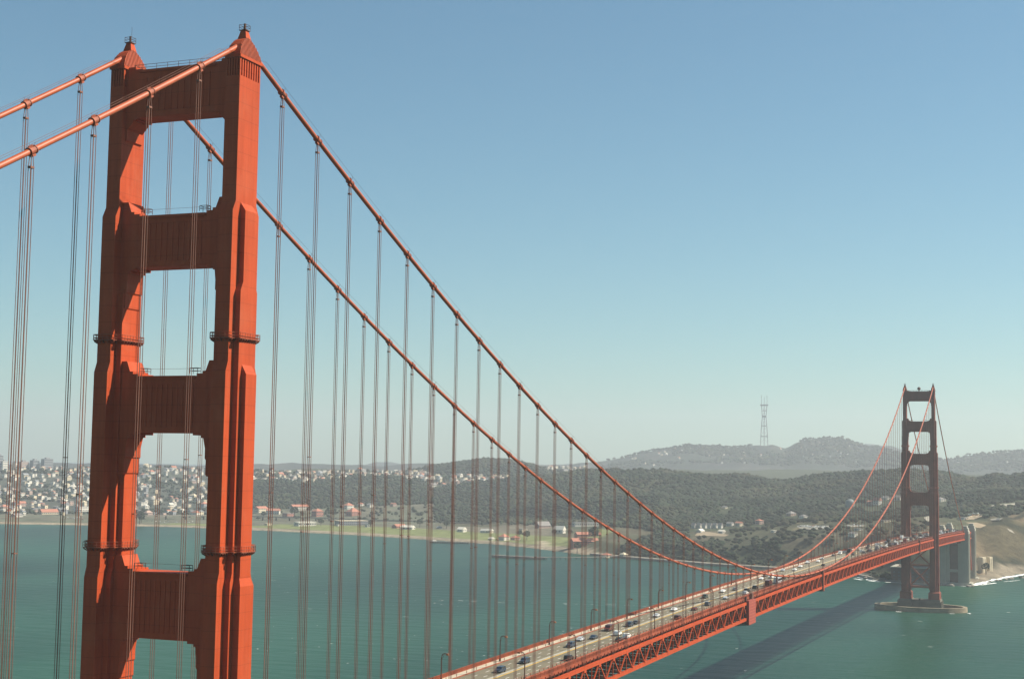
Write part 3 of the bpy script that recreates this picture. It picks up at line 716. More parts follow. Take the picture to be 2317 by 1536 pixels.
# ------------------------------------------------------------------ buildings on the far shore
def house_mesh(mb, w, d, h, roof='gable', rh=None, win=True, floors=2, base=6):
    """walls slot 0, roof slot 1, windows slot 2; local, front is -y"""
    rh = rh or w*.28
    mb.mi = 0; mb.box(-w/2, w/2, -d/2, d/2, -base, h)
    mb.mi = 1
    if roof == 'gable':
        e = .5; mb.prism([(-w/2-e,h-.1),(w/2+e,h-.1),(0,h+rh)], 'y', -d/2-e, d/2+e)
        mb.mi = 0; mb.prism([(-w/2+.2,h-.05),(w/2-.2,h-.05),(0,h+rh-.5)], 'y', -d/2-e-.12, -d/2-e+.2)
    elif roof == 'ridge':
        e = .6; mb.prism([(-d/2-e,h-.1),(d/2+e,h-.1),(0,h+rh)], 'x', -w/2-e, w/2+e)
    elif roof == 'hip':
        e = .6; mb.frus(0, 0, h-.05, w/2+e, d/2+e, h+rh, max(.3, w/2-d/2), .3)
    else:
        mb.box(-w/2-.25, w/2+.25, -d/2-.25, d/2+.25, h-.02, h+.7)
    if win:
        mb.mi = 2; n = max(2, int(w/4.2))
        for fl_ in range(floors):
            z = h*(fl_+.35)/floors
            for k in range(n):
                x = -w/2+(k+.5)*w/n; ww = min(1.3, w/n*.3)
                mb.box(x-ww, x+ww, -d/2-.1, -d/2+.3, z, z+h/floors*.42)
        for s in (-1, 1):
            for k in range(max(1, int(d/6))):
                y = -d/2+(k+.5)*d/max(1, int(d/6)); mb.box(s*w/2-.1, s*w/2+.1, y-.9, y+.9, h*.3, h*.3+h/floors*.45)
    mb.mi = 0
    return mb

def place(o, u, v, rz=None, up=0.0):
    p = at(u, v); o.location = (p.x, p.y, p.z+up)
    o.rotation_euler = (0, 0, (YAW*-1 if False else math.atan2(-(p.x-CX), (p.y-CY))) + (rz or 0)); return p

NB = []   # footprints kept clear of trees
def building(name, u, v, wpx, hpx, depth, wall, roofm, roof, label, rz=0.25, cat='building', group=None, floors=2, rh=None):
    """u, v: middle of the foot of the front wall; sizes in photo pixels turned into metres there"""
    p = at(u, v); k = ppm(p); wm, hm = wpx/k, hpx/k
    rz = rz+(.3 if wpx > 35 else .6) if rz >= 0 else rz
    o = empty(name); place(o, u, v, rz); tag(o, label, cat, group)
    wall_ = MB(); wall_.box(-wm/2, wm/2, -depth/2, depth/2, -6, hm); wall_.build('wall', M[wall], o)
    rf = MB(); rf2 = house_mesh(MB(), wm, depth, hm, roof, rh, True, floors)
    def sub(slot, nm, m):
        q = MB(); 
        used = {}
        for f_, mi_ in zip(rf2.f, rf2.m):
            if mi_ == slot:
                q.add([rf2.v[i] for i in f_], [tuple(range(len(f_)))])
        if q.f: q.build(nm, m, o, fix=False)
    sub(1, 'roof', M[roofm]); 
    n = max(2, min(14, int(wm/4.5)))
    for fl_ in range(floors):                                   # one window band per storey, panes as one part each storey
        q = MB(); z = hm*(fl_+.32)/floors
        for k2 in range(n):
            x = -wm/2+(k2+.5)*wm/n; ww = min(1.4, wm/n*.3); q.box(x-ww, x+ww, -depth/2-.12, -depth/2+.2, z, z+hm/floors*.42)
        for s in (-1, 1): q.box(s*(wm/2)-.12, s*(wm/2)+.12, -depth*.25, -depth*.05, z, z+hm/floors*.42); q.box(s*(wm/2)-.12, s*(wm/2)+.12, depth*.08, depth*.28, z, z+hm/floors*.42)
        q.build('window_row', M['pane'], o)
    NB.append((p.x, p.y, max(wm, depth)*.62+9)); q = Vector((CX-p.x, CY-p.y, 0)).normalized()
    for t in (16, 32, 50, 70, 90): NB.append((p.x+q.x*t, p.y+q.y*t, wm*.5+8))
    return o

B = building
# Crissy shore, left to right
B('long_building', 187, 1156, 34, 10, 22, 'hw', 'gr', 'flat', 'long cream building with two rows of windows, just left of the near tower', .1, floors=2)
B('apartment_building', 348, 1141, 16, 11, 20, 'hc', 'gr', 'flat', 'cream block with a grid of windows, upper building seen through the near tower', .1, floors=3)
B('apartment_building', 322, 1143, 18, 7, 16, 'hw', 'gr', 'flat', 'low white block beside the gridded cream block, seen through the near tower', .1, floors=2)
B('barracks', 110, 1163, 40, 5, 16, 'hc', 'rr', 'ridge', 'long low hall with a dull red roof near the shore, left of the near tower', .15, floors=1, rh=7)
B('warehouse', 38, 1169, 22, 4, 14, 'hw', 'gr', 'ridge', 'small white shed by the shore at the left edge', .1, floors=1, rh=4)
B('apartment_building', 590, 1158, 30, 8, 18, 'hc', 'rr', 'ridge', 'cream two storey block with red roof against the near tower right edge', .2, floors=2, rh=5)
B('apartment_building', 618, 1163, 30, 8, 16, 'hw', 'rr', 'ridge', 'white two storey block behind the first suspender right of the near tower', -.2, floors=2, rh=5)
B('long_building', 677, 1154, 40, 8, 18, 'hw', 'rr', 'ridge', 'long white building with a red roof below the wooded hill', .2, floors=2, rh=5)
B('brick_building', 652, 1170, 20, 9, 18, 'hb', 'gr', 'flat', 'brick red block among dark trees, left of its twin', .1, floors=2)
B('brick_building', 718, 1168, 20, 12, 18, 'hb', 'rr', 'hip', 'brick red block with hipped roof beside dark trees, right of its twin', .1, floors=2)
B('apartment_building', 788, 1151, 20, 8, 18, 'hw', 'rr', 'hip', 'cream building standing just above the large red roofed brick hall', .1, floors=2)
B('brick_building', 799, 1166, 26, 8, 22, 'hb', 'rr', 'hip', 'large brick hall with a broad red hipped roof amid trees', .1, floors=2, rh=9)
B('house', 816, 1145, 11, 5, 12, 'hw', 'rr', 'hip', 'small white house with red roof at the foot of the wooded hill, leftmost of two', .1)
B('house', 838, 1147, 12, 6, 12, 'hw', 'gr', 'gable', 'small white gabled house at the foot of the wooded hill, right of two', .1)
B('house', 890, 1146, 10, 6, 12, 'hp', 'rr', 'gable', 'dull pink gabled house half hidden in the hill trees', .1)
B('aircraft_hangar', 690, 1189, 43, 8, 24, 'hw', 'hw', 'flat', 'bright white flat hangar behind the green lawn', .12, floors=1)
B('shed', 606, 1188, 12, 3.5, 9, 'hc', 'hc', 'flat', 'tiny cream shed near the water right of the near tower', .1, floors=1)
B('warehouse', 795, 1187, 70, 9, 24, 'hg', 'hc', 'flat', 'long grey warehouse with a pale roof edge behind the lawn', .12, floors=2)
B('shed', 831, 1192, 7, 5, 8, 'hw', 'hw', 'flat', 'small white box of a shed at the right end of the grey warehouse', .1, floors=1)
B('shed', 764, 1190, 4, 3, 6, 'hw', 'hw', 'flat', 'tiny white hut at the left end of the grey warehouse', .1, floors=1)
B('boathouse', 922, 1197, 15, 5, 26, 'hw', 'hw', 'gable', 'bright white gabled boathouse on the lawn with a long roof', .5, floors=1, rh=3.5)
B('barracks', 903, 1194, 30, 4, 14, 'hb', 'rr', 'ridge', 'low brown roofed hall left of the white boathouse', .15, floors=1, rh=4)
B('shed', 935, 1197, 5, 4, 7, 'hw', 'hw', 'gable', 'tiny white gabled hut right of the white boathouse', .1, floors=1)
B('house', 1045, 1203, 15, 6, 14, 'hw', 'hw', 'gable', 'white gabled hall standing alone on the lawn', .35, floors=1, rh=4)
B('house', 1096, 1205, 10, 5, 14, 'hw', 'hw', 'gable', 'left half of the pair of white gabled halls on the lawn', .3, floors=1, rh=3.5)
B('house', 1107, 1205, 10, 5, 14, 'hc', 'hw', 'gable', 'right half of the pair of white gabled halls on the lawn', .3, floors=1, rh=3.5)
B('house', 994, 1196, 9, 3, 9, 'hw', 'hg', 'gable', 'low pale hut behind the lawn, nearest left of the lone white hall', .1, floors=1)
B('house', 1140, 1222, 20, 8, 13, 'hw', 'rr', 'hip', 'white coast house with a red hipped roof by the beach', .3, floors=2, rh=5)
B('house', 1166, 1221, 16, 5, 12, 'hp', 'rr', 'hip', 'smaller red roofed house just right of the white coast house', .1, floors=1, rh=4)
B('shed', 1112, 1221, 12, 3, 8, 'hw', 'hw', 'gable', 'low white shed on the beach left of the coast house', .2, floors=1)
B('apartment_building', 1183, 1205, 14, 8, 12, 'hc', 'gr', 'flat', 'cream block behind the lawn trees, left of the white chapel', .1, floors=2)
B('chapel', 1266, 1206, 15, 8, 20, 'hw', 'hw', 'gable', 'steep white gabled chapel left of the brick barracks', .5, floors=1, rh=7)
B('long_building', 1228, 1194, 34, 5, 14, 'hp', 'gr', 'ridge', 'pinkish low building under the elevated road', .1, floors=1)
B('long_building', 1324, 1190, 58, 8, 16, 'hw', 'gr', 'flat', 'long white building with dark openings left of the wood', .1, floors=1)
B('barracks', 1330, 1214, 58, 5, 14, 'hb', 'rr', 'ridge', 'upper of the long brick barracks with red roof', .08, floors=1, rh=4)
B('barracks', 1322, 1232, 62, 8, 16, 'hb', 'rr', 'ridge', 'lower of the long brick barracks with red roof, closest to the lawn', .08, floors=2, rh=5)
B('house', 1372, 1261, 19, 6, 12, 'hc', 'rr', 'hip', 'cream waterfront house with reddish roof on the sea wall, left of two', .1, floors=1, rh=3)
B('house', 1411, 1262, 12, 6, 11, 'hc', 'hc', 'hip', 'pale waterfront house on the sea wall, right of two', .1, floors=1, rh=3)
for i, uu in enumerate((1570, 1582, 1594, 1606, 1618, 1630)):
    B('house', uu, 1195, 8.5, 7, 6.5, 'hw', 'gr', 'gable', ('first', 'second', 'third', 'fourth', 'fifth', 'sixth')[i]+' from the left in the row of six white gabled houses in the wood', .45, group='row of six white gabled houses', floors=2, rh=4)
B('barracks', 1585, 1204, 18, 3, 9, 'hw', 'hw', 'ridge', 'long white shed below the row of six houses, left end of the bare bank', .5, floors=1)
B('shed', 1633, 1206, 12, 4, 9, 'hw', 'hw', 'gable', 'white shed below the row of six houses, right end of the bare bank', .4, floors=1)
B('house', 1652, 1190, 9, 6, 11, 'hw', 'gr', 'gable', 'pale house in the wood just right of the row of six houses', .4)
B('house', 1672, 1191, 12, 8, 11, 'hc', 'rr', 'gable', 'tan house in the wood, second right of the row of six houses', .3)
B('house', 1718, 1186, 13, 8, 11, 'hp', 'rr', 'hip', 'pinkish house with red roof above the middle of the wood', .2)
B('shed', 1751, 1205, 9, 3, 8, 'hw', 'hw', 'flat', 'small bright white shed at the upper edge of the heath', .1, floors=1)
B('house', 1790, 1166, 17, 5, 12, 'hp', 'gr', 'hip', 'dull pink house among trees above the car park', .2)
B('house', 1818, 1172, 13, 5, 12, 'hw', 'gr', 'hip', 'pale house among trees right of the dull pink house', .2)
B('house', 1985, 1141, 12, 8, 14, 'hw', 'rr', 'gable', 'bright white gabled house between the cables left of the far tower', .3, rh=6)
B('house', 1970, 1141, 10, 6, 12, 'hp', 'rr', 'gable', 'pinkish house touching the bright white gabled house', .3)
B('house', 2004, 1131, 12, 5, 12, 'hw', 'gr', 'gable', 'white house uphill right of the bright white gabled house', .3)
B('house', 2032, 1131, 16, 6, 12, 'hw', 'gr', 'ridge', 'pale long roofed house against the far tower', -.4)
B('house', 2128, 1134, 16, 5, 14, 'hw', 'gr', 'hip', 'pale house in the wood right of the far tower', .2)
B('house', 2171, 1118, 14, 3, 14, 'hw', 'gr', 'flat', 'faint flat roofed building high in the wood right of the far tower', .2, floors=1)
B('house', 2000, 1181, 20, 4, 14, 'hc', 'gr', 'flat', 'cream low building beside the road left of the far tower', .2, floors=1)
B('house', 1930, 1214, 12, 5, 10, 'hw', 'gr', 'gable', 'pale house above the bridge traffic in line with the east cable', .4)
B('house', 1942, 1199, 12, 3, 10, 'hw', 'gr', 'flat', 'small white building right of the car park', .2, floors=1)
B('shed', 1640, 1150, 9, 3, 9, 'hc', 'gr', 'gable', 'faint hut high in the middle of the wood', .3, floors=1)
B('toll_building', 2180, 1176, 14, 4, 12, 'hw', 'gr', 'flat', 'low white building at the top of the bare bluff', .2, floors=1)
# water tank
p = at(1923, 1146); k = ppm(p); d = MB(); r = 10/k
d.rod((0,0,-4), (0,0,9/k), r, 20)
for j in range(5):
    a0, a1 = j*math.pi/10, (j+1)*math.pi/10; d.rod((0,0,9/k+r*.75*math.sin(a0)), (0,0,9/k+r*.75*math.sin(a1)), r*math.cos(a0), 20, max(.05, r*math.cos(a1)))
o = d.build('water_tank', M['dome']); o.location = p; tag(o, 'round grey domed tank in the wood left of the far tower', 'tank'); NB.append((p.x, p.y, 30))
# downtown towers beyond the city hill
for (u, v0, v1, wpx, wl, lab, nb) in ((6, 1030, 1085, 14, 'hg', 'tall grey tower block at the left edge of the skyline', 0), (18, 1043, 1085, 14, 'hw', 'sunlit white tower block beside the tall grey one', 0),
        (62, 1044, 1085, 18, 'hp', 'broad pinkish block on the skyline between suspenders', 0), (87, 1041, 1085, 15, 'hg', 'grey blue tower block left of the widest one', 0),
        (115, 1038, 1085, 22, 'hg', 'widest grey tower block on the skyline with a small roof house', 0), (44, 1046, 1085, 8, 'hw', 'slim white block on the skyline at the left', 0)):
    r = 5700; uu = u; a = YAW+math.atan((uu-IW/2)/FPX); x, y = CX+r*math.sin(a), CY+r*math.cos(a)
    k = ppm((x, y, 100)); g = float(ground(x, y)); vh = 1048+0.0156*(u-1158.5); top = CZ-(v0-vh)/k; h = top-g; wm = wpx/k
    o = empty('tower_block', (x, y, g), -a+.55); tag(o, lab, 'tower block', 'tower blocks on the far skyline')
    q = MB(); q.box(-wm/2, wm/2, -12, 12, -5, h); q.build('wall', M[wl], o)
    q = MB(); q.box(-wm*.2, wm*.25, -6, 6, h-.1, h+5); q.build('roof_house', M['hg'], o)
    fl_n = max(4, int(h/9))
    q = MB()
    for j in range(fl_n): q.box(-wm/2+1.5, wm/2-1.5, -12.15, -11.8, 4+j*h/fl_n, 4+j*h/fl_n+h/fl_n*.35)
    q.build('window_row', M['hg'] if wl != 'hg' else M['pane'], o)

# city houses on the hillsides
HM = {}
def hmesh(kind):
    if kind not in HM:
        wl, rf, rt, w_, d_, h_ = kind
        o = house_mesh(MB(), w_, d_, h_, rt, None, True, 2).build('house', [M[wl], M[rf], M['pane']], fix=True)
        HM[kind] = o.data; bpy.data.objects.remove(o)
    return HM[kind]
cand = []
def scatter(n, u0, u1, r0, r1, where, dens=None):
    c = 0; tries = 0
    while c < n and tries < n*20:
        tries += 1
        u = random.uniform(u0, u1); r = random.uniform(r0, r1); a = YAW+math.atan((u-IW/2)/FPX)
        x, y = CX+r*math.sin(a), CY+r*math.cos(a)
        if dens is not None and float(vnoise(x, y, 110, 21)) < dens: continue
        if any((x-q[0])**2+(y-q[1])**2 < q[2]**2 for q in NB): continue
        cand.append((r, x, y, where)); c += 1
scatter(760, -60, 575, 3830, 4980, 'A', .30)
scatter(300, 575, 975, 4380, 4790, 'B', .15)
scatter(110, 965, 1150, 4150, 4440, 'C', .2)
scatter(60, 1190, 1345, 5150, 5620, 'D')
scatter(90, 1400, 2020, 7500, 8200, 'E', .5)
scatter(20, 2050, 2317, 7700, 8200, 'E', .5)
scatter(60, -60, 560, 3500, 3800, 'F', .35)
cand.sort()
WH = {'A': 'on the crowded hillside left of and behind the near tower', 'B': 'along the hilltop right of the near tower', 'C': 'on the slope below the dark wooded summit',
      'D': 'on the skyline left of the near wooded ridge', 'E': 'on the hazy far hills', 'F': 'on the flat ground behind the left shore'}
CN = {'hw': 'white', 'hc': 'cream', 'hp': 'pinkish', 'hg': 'grey'}
big = MB(); grid = {}
n_ind = 0
for r, x, y, wh in cand:
    key = (int(x//15), int(y//15))
    if any((key[0]+i, key[1]+j) in grid for i in (-1,0,1) for j in (-1,0,1)): continue
    grid[key] = 1
    wl = random.choices(['hw', 'hc', 'hp', 'hg'], [5, 3, 1.4, 1])[0]
    kind = (wl, random.choice(['gr', 'rr', 'gr', 'hg', wl]), random.choice(['gable', 'flat', 'hip', 'flat', 'ridge']), *random.choice([(8,10,8), (10,10,7), (8,11,9), (12,10,10), (18,11,8)]))
    rz = math.atan2(-(x-CX), y-CY)+random.choice([.8, -.7, .65, .95])+random.uniform(-.1, .1); z = float(ground(x, y))
    if n_ind < 230:
        o = link('house', hmesh(kind)); o.location = (x, y, z); o.rotation_euler = (0, 0, rz)
        uu_, vv_ = pix((x, y, z+5))
        zn = 'at the left edge' if uu_ < 45 else 'between the left suspenders' if uu_ < 130 else 'just left of the near tower' if uu_ < 200 else 'seen through the near tower' if uu_ < 480 else 'right of the near tower' if uu_ < 760 else 'behind the middle suspenders' if uu_ < 1000 else 'on the distant slope'
        hn = 'high up' if vv_ < 1085 else 'halfway up' if vv_ < 1110 else 'low down' if vv_ < 1135 else 'at the bottom'
        rn = {'gable': 'gabled', 'flat': 'flat', 'hip': 'hipped', 'ridge': 'ridged'}[kind[2]]; rc = {'gr': 'grey topped', 'rr': 'red topped', 'hg': 'pale topped'}.get(kind[1], 'plain')
        lb_ = f'small {CN[wl]} {rc} {rn} house {hn} {zn}'
        tag(o, lb_, 'house', lb_.replace('small ', '').replace('house', 'houses')); n_ind += 1
    else:
        me = hmesh(kind); c_, s_ = math.cos(rz), math.sin(rz)
        sc = .8 if wh == 'E' else 1
        base = len(big.v)
        big.v += [(x+(c_*v.co.x-s_*v.co.y)*sc, y+(s_*v.co.x+c_*v.co.y)*sc, z+v.co.z*sc) for v in me.vertices]
        mi = {'hw': 0, 'hc': 1, 'hp': 2, 'hg': 3}; ro = {'gr': 4, 'rr': 5, 'hg': 3, 'hw': 0, 'hc': 1, 'hp': 2}
        for p_ in me.polygons:
            big.f.append(tuple(base+i for i in p_.vertices)); big.m.append([mi[wl], ro[kind[1]], 6][p_.material_index])
o = big.build('houses', [M['hw'], M['hc'], M['hp'], M['hg'], M['gr'], M['rr'], M['pane']], fix=False)
tag(o, 'mass of tiny distant houses scattered over the far hillsides', 'houses', kind='stuff')

# car parks, roads and bare banks on the land
def patch(name, pts, m, lift=.6, **kw):
    P_ = [at(*p) for p in pts]; mb = MB()
    c = sum(P_, Vector())/len(P_)
    # drape: subdivide the fan so the sheet follows the ground
    n = 6; ring_ = []
    for j in range(n+1):
        for p in P_:
            q = c.lerp(p, j/n); ring_.append((q.x, q.y, float(ground(q.x, q.y))+lift))
    k = len(P_); mb.add(ring_, [(j*k+i, j*k+(i+1) % k, (j+1)*k+(i+1) % k, (j+1)*k+i) for j in range(n) for i in range(k)])
    o = mb.build(name, M[m], fix=False); tag(o, kind='structure'); NB.extend([(c.x+(q.x-c.x)*t, c.y+(q.y-c.y)*t, 14) for q in P_ for t in (.3, .65, 1)])
    return o
patch('ground_bank', [(1572,1212),(1578,1206),(1600,1204),(1630,1208),(1650,1210),(1640,1214),(1600,1213)], 'tan')
patch('car_park', [(1802,1192),(1812,1188),(1850,1190),(1880,1190),(1876,1196),(1840,1199),(1810,1196)], 'path')
patch('car_park', [(1912,1190),(1935,1188),(1960,1190),(1950,1193),(1925,1193)], 'path')
patch('path', [(2184,1172),(2200,1168),(2218,1166),(2228,1168),(2205,1175),(2186,1177)], 'tan')
patch('path', [(2236,1177),(2255,1174),(2270,1174),(2262,1178),(2244,1179)], 'path')
patch('path', [(2186,1183),(2212,1184),(2232,1193),(2218,1196),(2190,1192)], 'tan')
patch('path', [(2240,1145),(2270,1141),(2300,1139),(2317,1136),(2317,1140),(2280,1145),(2255,1147)], 'path')
patch('path', [(2278,1199),(2290,1203),(2296,1208),(2284,1205)], 'path')
patch('path', [(2090,1172),(2100,1168),(2112,1172),(2100,1182)], 'path')

# parked cars: tiny, single meshes
PC = {}
pal = dict(white=(.75,.75,.72), silver=(.42,.44,.46), black=(.015,.016,.018), dark_blue=(.02,.035,.06), red=(.22,.02,.015), grey=(.12,.12,.13), green=(.02,.035,.03), maroon=(.10,.02,.015), tan=(.35,.28,.18))
CM = {k_: mat('car_'+k_, c_, .3, spec=.6) for k_, c_ in pal.items()}
def parked(col):
    if col not in PC:
        mb = MB(); mb.prism([(-2.2,.4),(2.2,.4),(2.2,.85),(1.2,1.0),(.6,1.5),(-1.3,1.5),(-2.1,1.0)], 'y', -.9, .9); mb.mi = 1; mb.box(-1.1, .5, -.93, .93, 1.02, 1.38)
        o = mb.build('parked_car', [CM[col], M['glass']]); PC[col] = o.data; bpy.data.objects.remove(o)
    return PC[col]
def lot(u0, u1, v0, v1, n, where):
    for i in range(n):
        u = u0+(u1-u0)*(i+.5)/n; v = v0+(v1-v0)*(i+.5)/n+random.choice([-1.6, 0, 1.6]); p = at(u, v)
        col = random.choices(['white', 'silver', 'black', 'red', 'grey'], [4, 3, 1, .6, 1])[0]
        o = link('parked_car', parked(col)); o.location = (p.x, p.y, p.z+.7); o.rotation_euler = (0, 0, random.choice([.4, 2.0])+random.uniform(-.1, .1))
        tag(o, f'tiny {col} parked car {where}', 'car', f'{col} parked cars {where}'); NB.append((p.x, p.y, 9))
lot(1806, 1876, 1193, 1194, 22, 'in the car park beyond the heath')
lot(1914, 1955, 1191, 1191, 8, 'in the small car park left of the far tower')
lot(2186, 2214, 1166, 1165, 9, 'on top of the bare bluff by the far pylon')
lot(330, 440, 1181, 1181, 12, 'behind the shore seen through the near tower')
lot(150, 190, 1173, 1174, 6, 'behind the shore left of the near tower')

# elevated road behind the shore
vi = empty('elevated_road'); tag(vi, 'low elevated road on columns running behind the shore buildings', 'viaduct')
pts = [at(u, v) for u, v in ((300,1175),(400,1175),(520,1175),(640,1177),(760,1178),(1130,1180),(1200,1178),(1300,1178),(1380,1174))]
dq = MB(); cq = MB()
zz = 13
for a, b in zip(pts[:-1], pts[1:]):
    A = Vector((a.x, a.y, zz)); Bv = Vector((b.x, b.y, zz)); dq.bar(A, Bv, 16, 1.5); dq.bar(A+Vector((0,-8,1.2)), Bv+Vector((0,-8,1.2)), .4, 1)
    n = int((Bv-A).length/32)
    for k in range(n):
        p = A.lerp(Bv, (k+.5)/n); cq.box(p.x-1.2, p.x+1.2, p.y-1.2, p.y+1.2, float(ground(p.x, p.y))-2, zz-.7)
dq.build('road_deck', M['path'], vi); cq.build('column', M['conc'], vi)

# mast tower on the far hill
def mast():
    u = 1731.5; a = YAW+math.atan((u-IW/2)/FPX); r = 8250; x, y = CX+r*math.sin(a), CY+r*math.cos(a)
    k = ppm((x, y, 300)); vh = 1048+0.0156*(u-1158.5); Z = lambda v: CZ-(v-vh)/k; W_ = lambda px: px/k
    o = empty('broadcast_tower', (x, y, 0), -a); tag(o, 'tall three legged broadcast mast standing on the hazy far hill', 'mast')
    lv = [(1001, 8.4), (987, 8.0), (963, 6.2), (942, 4.4), (916.5, 6.6)]
    ang = (math.radians(200), math.radians(340), math.radians(90))
    def P_(v, hwp, t): return Vector((W_(hwp)*math.cos(t), W_(hwp)*math.sin(t), Z(v)))
    for t in ang:
        g = MB(); g.tube([P_(v, h_, t) for v, h_ in [(1012, 9)]+lv], 2.3, 6); g.build('leg', M['steel'], o)
    for v, h_ in lv[1:]:
        g = MB(); th = 7 if v == 916.5 else (9 if v == 942 else 4)
        P3 = [P_(v, h_*(1.35 if v == 916.5 else 1.05), t) for t in ang]
        for i in range(3): g.bar(P3[i], P3[(i+1) % 3], 4, th)
        g.build('crossbeam', M['steel'], o)
    g = MB(); P3 = [P_(929, 5.5, t) for t in ang]
    for i in range(3): g.bar(P3[i], P3[(i+1) % 3], 2.5, 3)
    g.build('crossbeam', M['steel'], o)
    g = MB()
    L = [(P_(a_, b_, t), P_(c_, d_, t2)) for (a_, b_), (c_, d_) in zip(lv[:-1], lv[1:]) for t, t2 in ((ang[0], ang[1]), (ang[1], ang[0]))]
    for p, q in L: g.rod(p, q, .5, 4)
    g.build('bracing', M['steel'], o)
    for t, top in zip(ang, (894, 895, 898)):
        g = MB(); b0 = P_(916.5, 6.6, t); g.tube([b0, Vector((b0.x, b0.y, Z(905))), Vector((b0.x, b0.y, Z(top)))], 1.4, 6); g.build('antenna', M['steel'], o)
mast()

# ------------------------------------------------------------------ shore works
def polyline_wall(name, pts, wid, zt, m, label, cat):
    mb = MB()
    for a, b in zip(pts[:-1], pts[1:]):
        mb.bar((a[0], a[1], zt/2-1.5), (b[0], b[1], zt/2-1.5), wid, zt+3)
    return tag(mb.build(name, m), label, cat)
wall = [(-98,1658),(-148,1745),(-230,1763),(-350,1798),(-504,1878),(-560,1915)]
polyline_wall('sea_wall', wall, 5, 3.2, M['rock'], 'long dark sea wall along the foot of the wooded shore', 'sea wall')
mb = MB()
for a, b in zip(wall[1:-1], wall[2:]): mb.bar((a[0]+3, a[1]+8, 3.1), (b[0]+3, b[1]+8, 3.1), 7, .5)
tag(mb.build('path', M['path']), kind='structure')
polyline_wall('jetty', [(-668,1786),(-640,1779),(-600,1776),(-585,1782)], 9, 3.6, M['rock'], 'low dark timber jetty standing in the bay, its thick left end', 'jetty')
mb = MB()
jp = [(-590,1781),(-560,1800),(-530,1832),(-508,1872)]
for a, b in zip(jp[:-1], jp[1:]):
    mb.bar((a[0],a[1],3.0), (b[0],b[1],3.0), 4, .6)
    for k in range(5):
        t = k/5; mb.box(a[0]+(b[0]-a[0])*t-.5, a[0]+(b[0]-a[0])*t+.5, a[1]+(b[1]-a[1])*t-.5, a[1]+(b[1]-a[1])*t+.5, -2, 2.9)
tag(mb.build('footbridge', M['rock']), 'thin piled walkway joining the jetty to the shore', 'walkway')
mb = MB(); a, b = at(972, 1228), at(1062, 1230); mb.bar((a.x,a.y,2.4), (b.x,b.y,2.4), 7, .8)
for k in range(16): q = a.lerp(b, (k+.5)/16); mb.box(q.x-.6, q.x+.6, q.y-2.6, q.y+2.6, -2, 2.1)
tag(mb.build('pier', M['rock']), 'low dark pier on piles beside the beach', 'pier')
B('shed', 983, 1226, 8, 2.5, 6, 'hw', 'hw', 'gable', 'tiny white hut at the left end of the low pier', 0, floors=1)

# brick fort, anchor blocks
ft = empty('brick_fort', (-45, 1668, 0)); tag(ft, 'dark brick fort at the water edge behind the far tower', 'fort')
q = MB(); q.box(-31, 24, -26, 26, -3, 17.5); q.mi = 1
for i in range(9):
    for j in range(3): q.box(-28+i*5.6, -26+i*5.6, -26.15, -25.7, 2.5+j*4.2, 4.6+j*4.2)
q.build('wall', [M['brick'], M['pane']], ft)
q = MB(); q.box(-31.6, 24.6, -26.6, -22, 17.49, 18.6); q.box(-31.6, 24.6, 22, 26.6, 17.49, 18.6); q.box(-31.6, -27, -22, 22, 17.49, 18.6); q.box(20, 24.6, -22, 22, 17.49, 18.6); q.build('parapet', M['concl'], ft)
for i, (x, y, w_, l_) in enumerate(((19.5, 1811, 7, 8), (27.5, 1822, 6, 7))):
    q = MB(); q.frus(0, 0, -2, w_/2+.3, l_/2+.3, 25, w_/2, l_/2)
    for s in (-1, 1): q.box(s*w_*.28-.5, s*w_*.28+.5, -l_/2-.5, -l_/2+.2, 1, 23)
    q = q.build('anchor_block', M['hc']); q.location = (x, y, 0); q.rotation_euler = (0, 0, .95)  # paler cream than the pylons' concrete: sunlight put into the colour
    tag(q, ('left' if i == 0 else 'right')+' of two sunlit cream concrete blocks on the shore past the pylons', 'concrete block', 'cream concrete anchor blocks')

# rocky apron left of the fort: each boulder a thing
def boulder(seed, s):
    rg = random.Random(seed); bm = bmesh.new(); bmesh.ops.create_icosphere(bm, subdivisions=2, radius=s)
    for v in bm.verts: v.co *= rg.uniform(.78, 1.15); v.co.z *= .55
    me = bpy.data.meshes.new('boulder'); bm.to_mesh(me); bm.free(); me.materials.append(M['rock']); return me
bms = [boulder(i, 5) for i in range(4)]
for i in range(34):
    t = random.random(); 
    if i < 18: x = -84-60*t+random.uniform(-5, 5); y = 1640+100*t+random.uniform(-10, 6)
    elif i < 26: x = -22+46*t; y = 1620+random.uniform(-3, 2)-4
    else: x = 30+70*t; y = 1700+190*t+random.uniform(-5, 3)
    o = link('boulder', bms[i % 4]); o.location = (x, y, .3); s = random.uniform(.35, 1.0); o.scale = (s, s, s); o.rotation_euler = (0, 0, random.uniform(0, 6))
    tag(o, ('dark wet boulder in the surf left of the brick fort', 'dark wet boulder at the foot of the concrete pylon', 'dark boulder along the shore under the bare bluff')[0 if i < 18 else (1 if i < 26 else 2)],
        'boulder', ('boulders left of the fort', 'boulders at the pylon foot', 'boulders under the bluff')[0 if i < 18 else (1 if i < 26 else 2)])
